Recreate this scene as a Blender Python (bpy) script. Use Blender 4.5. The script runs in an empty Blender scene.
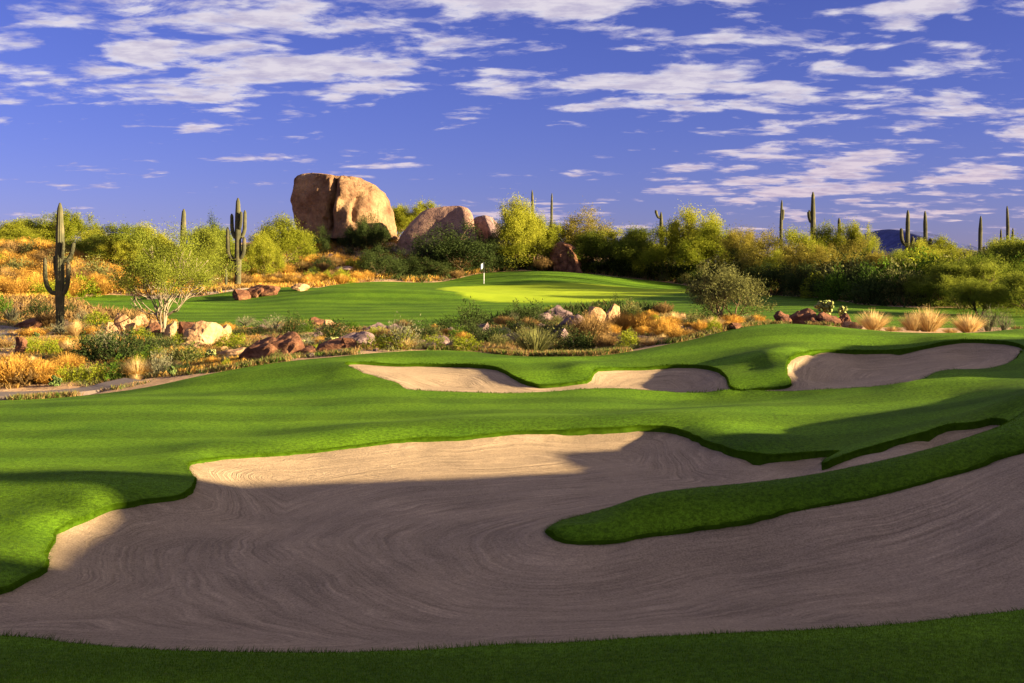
import bpy, math, random
import numpy as np
from mathutils import Vector, noise as mnoise
from mathutils.geometry import delaunay_2d_cdt
R = math.radians
S = bpy.context.scene
COL = S.collection

# ------------------------------------------------------------------ camera, sky, sun, exposure
H, F, HY = 4.0, 1098.0, 275.0
cam = bpy.data.cameras.new('camera'); co = bpy.data.objects.new('camera', cam); COL.objects.link(co)
co.location = (0, 0, H); co.rotation_euler = (R(90), 0, 0)
cam.sensor_width = 36; cam.lens = F/1024*36; cam.shift_y = -(341.5-HY)/1024
cam.clip_start = .1; cam.clip_end = 30000
S.camera = co
S.render.engine = 'CYCLES'
S.view_settings.view_transform = 'Standard'; S.view_settings.look = 'None'
S.view_settings.gamma = 1; S.view_settings.exposure = 2.4
SUN_EL = 11.5
SUN_H = np.array([0.95, -0.31]); SUN_H /= np.linalg.norm(SUN_H)      # horizontal direction towards the sun
sun = bpy.data.lights.new('sun', 'SUN'); so = bpy.data.objects.new('sun', sun); COL.objects.link(so)
sd = Vector((SUN_H[0]*math.cos(R(SUN_EL)), SUN_H[1]*math.cos(R(SUN_EL)), math.sin(R(SUN_EL))))
so.rotation_euler = sd.to_track_quat('Z', 'Y').to_euler(); so.location = sd*50
sun.energy = 5.0; sun.angle = R(0.6); sun.color = (1.0, .79, .47)

W = bpy.data.worlds.new('World'); S.world = W; W.use_nodes = True
class NT:
    """small helper to write node trees"""
    def __init__(s, tree): s.t = tree; tree.nodes.clear()
    def n(s, typ, **kw):
        nd = s.t.nodes.new(typ)
        for k, v in kw.items():
            if k.startswith('i_'):
                nm = k[2:].replace('_', ' ')
                nd.inputs[int(nm) if nm.isdigit() else nm].default_value = v
            else: setattr(nd, k, v)
        return nd
    def l(s, a, b): s.t.links.new(a, b)
    def math(s, op, a, b=None, c=None, clamp=False):
        nd = s.t.nodes.new('ShaderNodeMath'); nd.operation = op; nd.use_clamp = clamp
        for i, v in enumerate((a, b, c)):
            if v is None: continue
            if isinstance(v, (int, float)): nd.inputs[i].default_value = v
            else: s.l(v, nd.inputs[i])
        return nd.outputs[0]
    def ramp(s, fac, stops, interp='LINEAR'):
        nd = s.t.nodes.new('ShaderNodeValToRGB'); cr = nd.color_ramp; cr.interpolation = interp
        while len(cr.elements) < len(stops): cr.elements.new(.5)
        for e, (p, c) in zip(cr.elements, stops):
            e.position = p
            e.color = (c, c, c, 1) if isinstance(c, (int, float)) else tuple(c)+(1,)
        s.l(fac, nd.inputs[0]); return nd.outputs[0]
    def mix(s, fac, a, b, typ='MIX'):
        nd = s.t.nodes.new('ShaderNodeMix'); nd.data_type = 'RGBA'; nd.blend_type = typ
        for sock, v in ((nd.inputs[0], fac), (nd.inputs[6], a), (nd.inputs[7], b)):
            if isinstance(v, (int, float)): sock.default_value = v
            elif isinstance(v, tuple): sock.default_value = v+(1,) if len(v) == 3 else v
            else: s.l(v, sock)
        return nd.outputs[2]
    def noise(s, vec, scale, detail=4, rough=.5, lac=2.0, dist=0.0, dim='3D'):
        nd = s.t.nodes.new('ShaderNodeTexNoise'); nd.noise_dimensions = dim
        nd.inputs['Scale'].default_value = scale; nd.inputs['Detail'].default_value = detail
        nd.inputs['Roughness'].default_value = rough; nd.inputs['Lacunarity'].default_value = lac
        nd.inputs['Distortion'].default_value = dist
        if vec is not None: s.l(vec, nd.inputs['Vector'])
        return nd.outputs['Fac']

t = NT(W.node_tree)
out = t.n('ShaderNodeOutputWorld')
sky = t.n('ShaderNodeTexSky', sky_type='NISHITA', sun_disc=False)
sky.sun_elevation = R(SUN_EL); sky.sun_rotation = math.atan2(SUN_H[0], SUN_H[1])
sky.altitude = 600; sky.air_density = 1.0; sky.dust_density = .3; sky.ozone_density = 3.0
skyt = t.mix(1.0, sky.outputs[0], (0.172, 0.140, 0.315), 'MULTIPLY')
geo = t.n('ShaderNodeTexCoord')
sep = t.n('ShaderNodeSeparateXYZ'); t.l(geo.outputs['Generated'], sep.inputs[0])
zc = t.math('MAXIMUM', sep.outputs[2], 0.0)
zd = t.math('ADD', zc, 0.12)
px_ = t.math('DIVIDE', sep.outputs[0], zd); py_ = t.math('DIVIDE', sep.outputs[1], zd)
cv = t.n('ShaderNodeCombineXYZ'); t.l(px_, cv.inputs[0]); t.l(py_, cv.inputs[1])
mp = t.n('ShaderNodeMapping'); mp.inputs['Location'].default_value = (60, 21, 0); mp.inputs['Rotation'].default_value = (0, 0, R(4)); mp.inputs['Scale'].default_value = (1.15, 1.7, 1)
t.l(cv.outputs[0], mp.inputs[0])
big = t.noise(mp.outputs[0], .55, 3, .55, dim='2D')
med = t.noise(mp.outputs[0], 2.6, 9, .62, dist=.25, dim='2D')
fine = t.noise(mp.outputs[0], 9.0, 4, .55, dim='2D')
bias = t.math('MULTIPLY', t.math('MINIMUM', t.math('SUBTRACT', sep.outputs[2], .07), .20), 1.0)               # more cover higher up
bias2 = t.math('MULTIPLY', sep.outputs[0], .16)
m1 = t.math('MULTIPLY', big, .85)
m2 = t.math('MULTIPLY_ADD', med, .80, m1)
vo = t.n('ShaderNodeTexVoronoi', feature='SMOOTH_F1', voronoi_dimensions='2D'); vo.inputs['Scale'].default_value = 3.0; vo.inputs['Smoothness'].default_value = .6; vo.inputs['Detail'].default_value = 2
t.l(mp.outputs[0], vo.inputs['Vector'])
m2 = t.math('MULTIPLY_ADD', vo.outputs['Distance'], -.26, m2)
m3 = t.math('MULTIPLY_ADD', fine, .22, m2)
m4 = t.math('ADD', m3, bias); m5 = t.math('ADD', m4, bias2)
mask = t.ramp(m5, [(.825, 0.0), (.915, .5), (1.08, .97)])
core = t.ramp(m5, [(.82, (0.62, .58, .86)), (.95, (1.0, .95, 1.0)), (1.0, (.84, .79, .90))])
warm = t.ramp(sep.outputs[2], [(0.0, (1.0, .80, .82)), (.16, (1, 1, 1))])
ccol = t.mix(1.0, core, warm, 'MULTIPLY')
cl = t.mix(1.0, ccol, (1.75, 1.75, 1.75), 'MULTIPLY')
cl = t.mix(.8, cl, t.ramp(t.noise(mp.outputs[0], 7.0, 6, .6, dim='2D'), [(.36, (.72, .70, .86)), (.60, (1.12, 1.1, 1.08))]), 'MULTIPLY')
allc = t.mix(mask, skyt, cl)
bg = t.n('ShaderNodeBackground'); bg.inputs[1].default_value = 0.09
t.l(allc, bg.inputs[0]); t.l(bg.outputs[0], out.inputs[0])

# ------------------------------------------------------------------ mesh helpers
class MB:
    def __init__(s): s.v = []; s.f3 = []; s.f4 = []; s.n = 0; s.tone3 = []; s.tone4 = []
    def add(s, v, f3=None, f4=None, t3=None, t4=None):
        v = np.asarray(v, float).reshape(-1, 3)
        if f3 is not None and len(f3):
            f3 = np.asarray(f3, int); s.f3.append(f3+s.n); s.tone3.append(np.full(len(f3), .5) if t3 is None else np.broadcast_to(t3, len(f3)))
        if f4 is not None and len(f4):
            f4 = np.asarray(f4, int); s.f4.append(f4+s.n); s.tone4.append(np.full(len(f4), .5) if t4 is None else np.broadcast_to(t4, len(f4)))
        s.v.append(v); s.n += len(v)
    def mesh(s, name, smooth=True):
        v = np.concatenate(s.v); f3 = np.concatenate(s.f3) if s.f3 else np.zeros((0, 3), int)
        f4 = np.concatenate(s.f4) if s.f4 else np.zeros((0, 4), int)
        me = bpy.data.meshes.new(name)
        me.vertices.add(len(v)); me.vertices.foreach_set('co', v.ravel().astype(np.float32))
        nl = len(f3)*3+len(f4)*4; me.loops.add(nl)
        me.loops.foreach_set('vertex_index', np.concatenate([f3.ravel(), f4.ravel()]).astype(np.int32))
        me.polygons.add(len(f3)+len(f4))
        st = np.concatenate([np.arange(len(f3))*3, len(f3)*3+np.arange(len(f4))*4]).astype(np.int32)
        me.polygons.foreach_set('loop_start', st)
        me.polygons.foreach_set('loop_total', np.concatenate([np.full(len(f3), 3), np.full(len(f4), 4)]).astype(np.int32))
        me.polygons.foreach_set('use_smooth', np.full(len(f3)+len(f4), smooth))
        tn = np.concatenate((s.tone3 or [np.zeros(0)])+(s.tone4 or [np.zeros(0)])).astype(np.float32)
        a = me.attributes.new('tone', 'FLOAT', 'FACE'); a.data.foreach_set('value', tn)
        me.update(calc_edges=True)
        return me
def link(name, me, mat=None, parent=None):
    o = bpy.data.objects.new(name, me); COL.objects.link(o)
    if mat is not None and len(me.materials) == 0: me.materials.append(mat)
    if parent is not None: o.parent = parent
    return o
def tag(o, label=None, cat=None, group=None, kind=None):
    if label: o['label'] = label
    if cat: o['category'] = cat
    if group: o['group'] = group
    if kind: o['kind'] = kind
    return o
def tube(mb, pts, rad, ns=7, ribs=0, ribd=.0, tone=.5, cap=True):
    pts = np.asarray(pts, float); n = len(pts); rad = np.broadcast_to(np.asarray(rad, float), n)
    tan = np.gradient(pts, axis=0); tan /= np.linalg.norm(tan, axis=1)[:, None]+1e-9
    ref = np.array([0, 1., 0]) if abs(tan[0][1]) < .9 else np.array([1., 0, 0])
    a = np.cross(tan, ref); a /= np.linalg.norm(a, axis=1)[:, None]+1e-9
    b = np.cross(tan, a)
    th = np.linspace(0, 2*math.pi, ns, endpoint=False)
    rr = 1+ribd*np.cos(th*ribs) if ribs else np.ones(ns)
    v = pts[:, None]+(a[:, None]*(np.cos(th)*rr)[None, :, None]+b[:, None]*(np.sin(th)*rr)[None, :, None])*rad[:, None, None]
    v = v.reshape(-1, 3); f = []
    i = np.arange(n-1)[:, None]*ns; j = np.arange(ns)[None]; j2 = (j+1) % ns
    f = np.stack([i+j, i+j2, i+ns+j2, i+ns+j], -1).reshape(-1, 4)
    if cap:
        v = np.concatenate([v, [pts[-1]+tan[-1]*rad[-1]*.5]]); k = (n-1)*ns; jj = np.arange(ns)
        f3 = np.stack([k+jj, k+(jj+1) % ns, np.full(ns, len(v)-1)], -1)
        mb.add(v, f3, f, tone, tone)
    else: mb.add(v, None, f, None, tone)
def unit(v): return v/(np.linalg.norm(v, axis=-1, keepdims=True)+1e-9)
def leaves(mb, c, L, Wd, rng, up=0.0, tone=None, outward=None):
    """triangular leaves centred at c: length L, width Wd; up biases the long axis upward"""
    n = len(c); ax = rng.normal(size=(n, 3)); ax = unit(ax)
    if outward is not None: ax = unit(ax*.7+outward)
    ax[:, 2] += up; ax = unit(ax)
    sd_ = unit(np.cross(ax, unit(rng.normal(size=(n, 3)))))
    L = np.broadcast_to(L, n)[:, None]*rng.uniform(.6, 1.3, (n, 1)); Wd = np.broadcast_to(Wd, n)[:, None]*rng.uniform(.6, 1.3, (n, 1))
    v = np.stack([c-sd_*Wd*.5-ax*L*.4, c+sd_*Wd*.5-ax*L*.4, c+ax*L*.6], 1)
    f = np.arange(n*3).reshape(n, 3)
    mb.add(v, f, None, rng.uniform(0, 1, n) if tone is None else tone)

# ------------------------------------------------------------------ materials
def mat(name): m = bpy.data.materials.new(name); m.use_nodes = True; return m, NT(m.node_tree)
def principled(t, rough=.9, spec=.2):
    o = t.n('ShaderNodeOutputMaterial'); p = t.n('ShaderNodeBsdfPrincipled')
    p.inputs['Roughness'].default_value = rough; p.inputs['Specular IOR Level'].default_value = spec
    t.l(p.outputs[0], o.inputs[0]); return p, o
def pos(t): return t.n('ShaderNodeNewGeometry').outputs['Position']
def leafmat(name, c0, c1, trans=.35, var=.25):
    m, t = mat(name); o = t.n('ShaderNodeOutputMaterial')
    at = t.n('ShaderNodeAttribute'); at.attribute_name = 'tone'
    oi = t.n('ShaderNodeObjectInfo')
    f = t.math('MULTIPLY_ADD', oi.outputs['Random'], var, t.math('MULTIPLY', at.outputs['Fac'], 1-var))
    c = t.ramp(f, [(0.08, c0), (.92, c1)])
    d = t.n('ShaderNodeBsdfDiffuse'); tr = t.n('ShaderNodeBsdfTranslucent'); mx = t.n('ShaderNodeMixShader')
    t.l(c, d.inputs[0]); t.l(c, tr.inputs[0]); mx.inputs[0].default_value = trans
    t.l(d.outputs[0], mx.inputs[1]); t.l(tr.outputs[0], mx.inputs[2]); t.l(mx.outputs[0], o.inputs[0])
    return m
M = {}
M['palo'] = leafmat('palo_verde_leaves', (.11, .145, .010), (.41, .40, .045), .45, .4)
M['palo_green'] = leafmat('green_tree_leaves', (.06, .095, .010), (.30, .33, .045), .45, .4)
M['palo_brown'] = leafmat('brown_tree_leaves', (.09, .085, .018), (.34, .28, .045), .35, .35)
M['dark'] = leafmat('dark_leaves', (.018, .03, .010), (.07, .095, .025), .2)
M['grey'] = leafmat('grey_leaves', (.10, .10, .06), (.27, .25, .14), .2)
M['olive'] = leafmat('olive_leaves', (.055, .06, .02), (.22, .22, .07), .25)
M['ygreen'] = leafmat('yellow_green_leaves', (.10, .14, .01), (.34, .36, .03), .3)
M['green'] = leafmat('green_leaves', (.03, .07, .01), (.12, .20, .02), .3)
M['gold'] = leafmat('golden_stems', (.26, .14, .03), (.66, .385, .075), .35, .35)
M['brown'] = leafmat('brown_stems', (.11, .07, .028), (.34, .215, .08), .3, .3)
M['blond'] = leafmat('blond_grass', (.40, .26, .09), (.80, .60, .28), .35, .2)
M['pad'] = leafmat('cactus_pads', (.03, .05, .015), (.13, .17, .05), .0, .4)
def rockmat(name, c0, c1, c2, sc=1.0):
    m, t = mat(name); p, o = principled(t, .92, .15)
    tc = t.n('ShaderNodeTexCoord').outputs['Object']
    a = t.noise(tc, .45*sc, 6, .6); b = t.noise(tc, 4*sc, 8, .65)
    c = t.ramp(a, [(.35, c0), (.5, c1), (.68, c2)])
    c = t.mix(.45, c, t.ramp(b, [(.3, .35), (.7, 1.3)]), 'MULTIPLY')
    t.l(c, p.inputs['Base Color'])
    bu = t.n('ShaderNodeBump'); bu.inputs['Strength'].default_value = .9; bu.inputs['Distance'].default_value = .35/max(sc, .5)
    t.l(t.noise(tc, 2.2*sc, 10, .65), bu.inputs['Height']); t.l(bu.outputs[0], p.inputs['Normal'])
    return m
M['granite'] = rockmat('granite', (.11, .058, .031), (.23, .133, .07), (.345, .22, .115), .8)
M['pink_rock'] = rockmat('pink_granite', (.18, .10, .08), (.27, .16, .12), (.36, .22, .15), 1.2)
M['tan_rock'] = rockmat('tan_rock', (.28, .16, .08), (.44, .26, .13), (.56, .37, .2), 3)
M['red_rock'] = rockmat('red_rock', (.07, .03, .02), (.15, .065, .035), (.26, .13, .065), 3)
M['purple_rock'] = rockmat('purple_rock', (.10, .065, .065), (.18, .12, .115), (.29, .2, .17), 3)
def barkmat(name, c0, c1):
    m, t = mat(name); p, o = principled(t, .9, .1)
    tc = t.n('ShaderNodeTexCoord').outputs['Object']
    t.l(t.ramp(t.noise(tc, 9, 5, .6), [(.3, c0), (.7, c1)]), p.inputs['Base Color']); return m
M['bark'] = barkmat('bark', (.05, .035, .02), (.16, .11, .06))
M['pale_bark'] = barkmat('pale_bark', (.14, .11, .07), (.31, .25, .165))
def sagmat():
    m, t = mat('saguaro_skin'); p, o = principled(t, .8, .2)
    tc = t.n('ShaderNodeTexCoord').outputs['Object']
    c = t.ramp(t.noise(tc, 1.4, 5, .6), [(.3, (.035, .037, .02)), (.55, (.075, .075, .04)), (.75, (.16, .125, .07))])
    at = t.n('ShaderNodeAttribute'); at.attribute_name = 'tone'
    c = t.mix(at.outputs['Fac'], t.mix(1, c, (.5, .5, .5), 'MULTIPLY'), t.mix(1, c, (1.7, 1.6, 1.4), 'MULTIPLY'))
    t.l(c, p.inputs['Base Color']); return m
M['saguaro'] = sagmat()

def grassmat():
    m, t = mat('mown_grass'); p, o = principled(t, .95, .08)
    P = pos(t)
    sp = t.n('ShaderNodeSeparateXYZ'); t.l(P, sp.inputs[0])
    n1 = t.noise(P, .35, 4, .6); n2 = t.noise(P, 13, 9, .82); n3 = t.noise(P, 45, 3, .6)
    c = t.ramp(n1, [(.3, (.050, .110, .004)), (.7, (.094, .178, .006))])
    # mowing bands running across the view, real blade lay in alternating passes
    w = t.n('ShaderNodeTexWave', wave_type='BANDS', bands_direction='Y'); w.inputs['Scale'].default_value = .11; w.inputs['Distortion'].default_value = 2.2; w.inputs['Detail'].default_value = 2; w.inputs['Detail Scale'].default_value = .4
    t.l(P, w.inputs[0])
    c = t.mix(.45, c, t.ramp(w.outputs['Fac'], [(.3, .62), (.7, 1.3)]), 'MULTIPLY')
    c = t.mix(.6, c, t.ramp(n2, [(.42, .32), (.58, 1.65)]), 'MULTIPLY')
    c = t.mix(.5, c, t.ramp(n3, [(.25, .45), (.75, 1.5)]), 'MULTIPLY')
    gr = t.n('ShaderNodeAttribute'); gr.attribute_name = 'green'
    n4 = t.noise(P, 9, 4, .6)
    g = t.mix(.25, t.ramp(n1, [(.3, (.26, .36, .012)), (.7, (.36, .46, .018))]), t.ramp(n4, [(.3, .8), (.7, 1.15)]), 'MULTIPLY')
    c = t.mix(gr.outputs['Fac'], c, g)
    t.l(c, p.inputs['Base Color'])
    bu = t.n('ShaderNodeBump'); bu.inputs['Strength'].default_value = .5; bu.inputs['Distance'].default_value = .03
    t.l(t.noise(P, 60, 4, .8), bu.inputs['Height']); t.l(bu.outputs[0], p.inputs['Normal'])
    return m
M['grass'] = grassmat()
def bladmat():
    m, t = mat('grass_blades'); o = t.n('ShaderNodeOutputMaterial')
    at = t.n('ShaderNodeAttribute'); at.attribute_name = 'tone'
    P = pos(t); n1 = t.noise(P, .5, 4, .6)
    c = t.ramp(at.outputs['Fac'], [(0, (.032, .070, .002)), (.5, (.068, .134, .004)), (.93, (.125, .21, .008)), (1, (.28, .25, .05))])
    c = t.mix(.5, c, t.ramp(n1, [(.3, .6), (.7, 1.3)]), 'MULTIPLY')
    d = t.n('ShaderNodeBsdfDiffuse'); tr = t.n('ShaderNodeBsdfTranslucent'); mx = t.n('ShaderNodeMixShader')
    t.l(c, d.inputs[0]); t.l(c, tr.inputs[0]); mx.inputs[0].default_value = .3
    t.l(d.outputs[0], mx.inputs[1]); t.l(tr.outputs[0], mx.inputs[2]); t.l(mx.outputs[0], o.inputs[0])
    return m
M['blades'] = bladmat()
def sandmat():
    m, t = mat('raked_sand'); p, o = principled(t, .97, .05)
    P = pos(t)
    n1 = t.noise(P, .5, 5, .6); n2 = t.noise(P, 34, 5, .85); n3 = t.noise(P, 7, 6, .7)
    c = t.ramp(n1, [(.3, (.32, .235, .15)), (.7, (.455, .33, .205))])
    c = t.mix(.7, c, t.ramp(n2, [(.35, .42), (.65, 1.5)]), 'MULTIPLY')
    c = t.mix(.4, c, t.ramp(n3, [(.3, .75), (.7, 1.2)]), 'MULTIPLY')
    ph = t.n('ShaderNodeAttribute'); ph.attribute_name = 'rake'
    nz = t.noise(P, 1.3, 3, .5)
    ph2 = t.math('MULTIPLY_ADD', nz, .35, ph.outputs['Fac'])
    sx = t.n('ShaderNodeSeparateXYZ'); t.l(P, sx.inputs[0])
    def streak(fr_, al, det):
        cb = t.n('ShaderNodeCombineXYZ'); t.l(t.math('MULTIPLY', ph2, fr_), cb.inputs[0]); t.l(t.math('MULTIPLY', sx.outputs[0], al), cb.inputs[1]); t.l(t.math('MULTIPLY', sx.outputs[1], al), cb.inputs[2])
        return t.noise(cb.outputs[0], 1.0, det, .6)
    w1 = streak(11.0, .5, 3); w2 = streak(3.2, .35, 2); w3 = t.math('SINE', t.math('MULTIPLY', ph2, 2*math.pi/.12))
    patch = t.ramp(t.noise(P, .7, 3, .5), [(.36, .2), (.62, 1.0)])
    h = t.math('MULTIPLY', t.math('ADD', t.math('MULTIPLY', w1, 5.0), t.math('MULTIPLY', w3, .45)), patch)
    h = t.math('MULTIPLY_ADD', w2, 6.0, h)
    h = t.math('MULTIPLY_ADD', t.noise(P, 22, 6, .8), 4.5, h)
    bu = t.n('ShaderNodeBump'); bu.inputs['Strength'].default_value = 1.0; bu.inputs['Distance'].default_value = .008
    t.l(h, bu.inputs['Height']); t.l(bu.outputs[0], p.inputs['Normal'])
    fr = t.mix(1.0, t.ramp(w1, [(.36, .74), (.62, 1.22)]), t.ramp(w2, [(.36, .84), (.64, 1.14)]), 'MULTIPLY')   # furrow light and shade painted into the sand colour
    c = t.mix(t.math('MULTIPLY', patch, .8), c, fr, 'MULTIPLY')
    t.l(c, p.inputs['Base Color'])
    return m
M['sand'] = sandmat()
def desertmat():
    m, t = mat('desert_ground'); p, o = principled(t, .97, .05)
    P = pos(t)
    c = t.ramp(t.noise(P, .3, 5, .6), [(.3, (.30, .18, .10)), (.5, (.42, .27, .15)), (.7, (.52, .36, .21))])
    c = t.mix(.7, c, t.ramp(t.noise(P, 5, 8, .75), [(.3, .45), (.7, 1.4)]), 'MULTIPLY')
    t.l(c, p.inputs['Base Color'])
    bu = t.n('ShaderNodeBump'); bu.inputs['Strength'].default_value = .7; bu.inputs['Distance'].default_value = .12
    t.l(t.noise(P, 3, 8, .7), bu.inputs['Height']); t.l(bu.outputs[0], p.inputs['Normal'])
    return m
M['desert'] = desertmat()
def plain(name, c, rough=.8, var=.1):
    m, t = mat(name); p, o = principled(t, rough, .3)
    cc = t.mix(.5, c, t.ramp(t.noise(t.n('ShaderNodeTexCoord').outputs['Object'], 8, 5, .6), [(.3, 1-var*2), (.7, 1+var*2)]), 'MULTIPLY')
    t.l(cc, p.inputs['Base Color']); return m
M['shaded_thatch'] = plain('shaded_turf_thatch', (.038, .075, .004), 1.0, .3); M['shaded_thatch'].node_tree.nodes['Principled BSDF'].inputs['Specular IOR Level'].default_value = 0  # turf thatch, darkened with the lip's occlusion shade in its colour
M['path'] = plain('path_concrete', (.15, .115, .095), .9, .2)
M['white'] = plain('white_paint', (.8, .8, .78), .5, .02)
M['flag'] = plain('flag_cloth', (.5, .5, .5), .8, .03)
M['black'] = plain('black_paint', (.02, .02, .02), .5, .02)
M['mountain'] = rockmat('far_mountain_haze_blue', (.03, .04, .13), (.045, .06, .19), (.07, .085, .24), .02)  # distance haze painted into the blue base colour
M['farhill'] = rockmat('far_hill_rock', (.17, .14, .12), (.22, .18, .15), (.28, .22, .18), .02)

# ------------------------------------------------------------------ terrain: survey points (px, py, distance)
def world(p): return ((p[0]-512)*p[2]/F, p[2], H-(p[1]-HY)*p[2]/F)
MAIN = [(192,484,19.3),(176,494,18.3),(140,500,17.8),(103,508,17.2),(80,518,16.6),(55,530,16),(46,548,15),(47,563,14.3),(26,577,13.6),(0,588,13),(-70,605,12.3),(-150,628,11.2),(-130,650,10.3),(-60,642,10.2),
 (0,636,10.1),(100,646,9.9),(250,652,9.7),(400,651,9.7),(500,645,9.8),(650,637,9.9),(750,632,10),(850,628,10),(950,618,10.2),(1024,610,10.3),(1150,590,10.6),(1260,545,12),(1310,480,14.8),(1270,425,17.4),(1150,429,17.6),
 (1024,450,17.3),(951,475,16.8),(874,495,16.5),(801,508,16.3),(760,516,16.2),(719,525,16),(667,534,15.95),(615,539,15.9),(579,541,15.9),(556,538,16.05),(549,532,16.3),(553,526,16.8),
 (579,516,17.5),(641,503,18.1),(693,495,18.4),(744,489,18.7),(801,482,19),(843,475,19.2),(870,469,19.4),(925,456,19.8),(977,443,20.2),(1003,432,20.7),(1008,422,21.5),
 (997,419,22),(985,419.5,22),(947,424,21.8),(900,438,21.2),(859,449,20.8),(832,458,20.4),(823,463,20.3),(829,457,20.8),(838,450.5,21.6),(825,450.5,22),(801,452,22),(770,454,21.8),(739,451,22.1),(718,445,22.9),(698,437,23.7),(682,429,24.6),(662,425.6,25),(615,427,25),(564,430.5,25),(512,432,25),(465,436,24.7),(413,439,24.5),(362,445,24),(320,450,23.6),(269,453,23),(217,457,22.2),(188,461,21),(190,472,20.3),(196,478,19.8)]
B2 = [(344,363,37.5),(350,367,36.5),(379,378,35),(397,384,34.2),(406,390,33.5),(438,391.5,33.4),(477,392.5,33.3),(516,392.5,33.3),(555,390.6,33.5),(579,388.6,33.5),(618,387.6,33.5),(657,390.6,33.1),(706,393,32.6),(740,393,32.2),(792,391.5,31.5),(833,389,31),(870,387,30.4),(905,382,30),(924,378,30.3),(936,371.5,31),(950,369,31.3),(989,368,31.5),(1011,362,32.5),(1022,353,34),(1023,346,35.5),(1005,340.5,36.5),(973,339,37),(940,342,37),(924,346,37),(900,349,37),(860,350,37),(815,350,36.5),(804,352,35.8),(791,357,34.6),(785,365,33.5),(787,374,32.7),(791,383,32),(785,387,31.9),(773,387.5,32),(755,388,32.1),(736,387,32.3),(728,381,33),(724,373,33.9),(710,366,35.5),(677,365,36.5),(634,367,36.5),(597,367,36),(592,372,35.5),(585,379,35),(560,382.5,34.8),(540,384,34.7),(528,381,35),(516,376,35.6),(497,367,37),(477,364,37.5),(438,364,38),(399,364,38),(360,362,38)]
GR = [ # turf surface survey points (apart from the bunker lips)
 (641,498,16.7),(693,490,16.85),(744,485,17.0),(801,477,17.3),(863,465,17.7),(925,451,18.2),(977,436,18.9),(1005,424,20),(1024,410,20.5),(1024,396,22.5),(590,522,16.6),(570,527,16.5),(1100,385,22),(1150,380,20),(1250,370,21),(980,408,23.5),(940,418,23.5),(900,431,22.6),(860,444,21.8),
 (512,683,8.2),(0,683,8),(1024,683,8.2),(1024,640,9.3),(512,664,9),(0,660,9),(-200,700,7.5),(1250,640,8.5),
 (0,560,14),(0,540,15.4),(0,515,17),(60,512,17),(0,480,19.5),(80,470,20.2),(150,466,20.8),(0,460,21.8),(100,455,22.6),(170,450,22.8),(-150,470,20),(-200,560,14),
 (0,440,24.7),(120,438,25),(260,436,25.5),(0,420,28),(200,420,28.2),(400,420,27.6),(600,415,27.7),(760,430,24.3),(800,420,25.6),(880,420,24.5),
 (0,403,33.5),(120,397,34),(200,400,32),(300,400,32),(400,402,31),(600,402,30.5),(750,404,29),(850,400,28.5),(950,395,28),(1024,385,27.5),(1024,374,30),(960,378,29.5),(1100,372,30),
 (60,399,36),(130,393,36.5),(190,382,37.5),(250,371,38),(330,361,38.5),(250,391,35),(200,394,35),(320,378,36),(300,392,33.5),
 (428,352.5,40),(380,355.5,39.5),(477,353.8,40),(497,357,39.3),(555,357.4,38.8),(555,368,36.6),(560,364,36.9),(530,364,37.6),(599,360,38.3),(657,351,39),(700,345,39.4),(724,336,40.3),(760,350,37),(755,368,34.3),(773,324,42.5),(833,328.7,41),(833,340,38.5),(916,333.8,40.5),(989,333,41),(1023,329,41.5),(1060,335,37),(1080,350,34),(1150,330,40),
 (1024,338,38.5),(-300,400,36),(-300,440,25),(1300,345,32),
 # desert garden and beyond
 (560,355,43),(650,343,45),(700,336,45),(500,343,48),(430,345,46),(500,330,60),(400,345,49),(300,352,47),(300,338,56),(200,368,44),(200,350,52),(100,386,41),(100,365,47),(100,345,57),(0,396,39),(0,370,46),(0,350,54),(60,333,64),(150,332,63),(0,325,68),(-200,330,66),(-200,380,45),
 (250,330,62),(780,326,47),(850,332,46),(950,336,46),(1040,335,46),(1150,335,46),
 (50,303,86),(100,311,78),(150,316,74),(200,325,66),(300,321,69),(370,328,63),(430,329,62),(500,321,68),(560,313,71),(610,308,73),(660,312,69),(700,316,62),(740,322,54),
 (100,297,97),(180,301,94),(240,300,95),(300,292,102),(340,285,110),(250,308,84),(300,303,84),(350,305,83),(400,300,88),(440,290,101),(420,310,76),
 (444,290,100),(465,299,88),(516,303,83),(600,303,82),(638,299,86),(684,293,95),(500,287,112),(600,287,112),(690,289,108),(450,285.5,114),
 (540,272.5,126),(490,276,126),(440,283,120),(600,277,126),(650,284,125),(700,289,118),(540,279,119),(760,300,80),(820,306,70),(860,312,63),(760,294,98),(900,322,56),(1024,322,55),(1024,310,68),(900,310,68),
 (-100,290,95),(0,300,88),(0,254,118),(60,258,115),(100,280,102),(30,256,125),(30,275,104),(150,278,116),(200,286,108),(-200,262,120),
 (260,288,112),(280,272,130),(300,252,146),(340,243,148),(390,243,148),(340,262,136),(340,277,122),(400,262,138),(430,250,148),(470,250,150),(430,278,128),(250,262,142),(520,260,148),(570,266,138),(560,274,130),(640,276,136),(740,281,120),(830,286,100),(920,290,88),(1020,292,80),(1200,290,80),
 (0,255,180),(200,250,200),(350,240,190),(500,250,200),(700,265,200),(900,268,180),(1100,270,180),(-300,260,200),(1400,272,200),
 (350,260,260),(0,265,260),(700,270,260),(1000,272,260),(-600,270,260),(1700,272,260),(-600,300,90),(1700,300,80),(1700,380,24),(-600,420,25),(1700,420,14),(-600,600,10)]
CP = [world(p) for p in MAIN+B2+GR]
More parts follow.
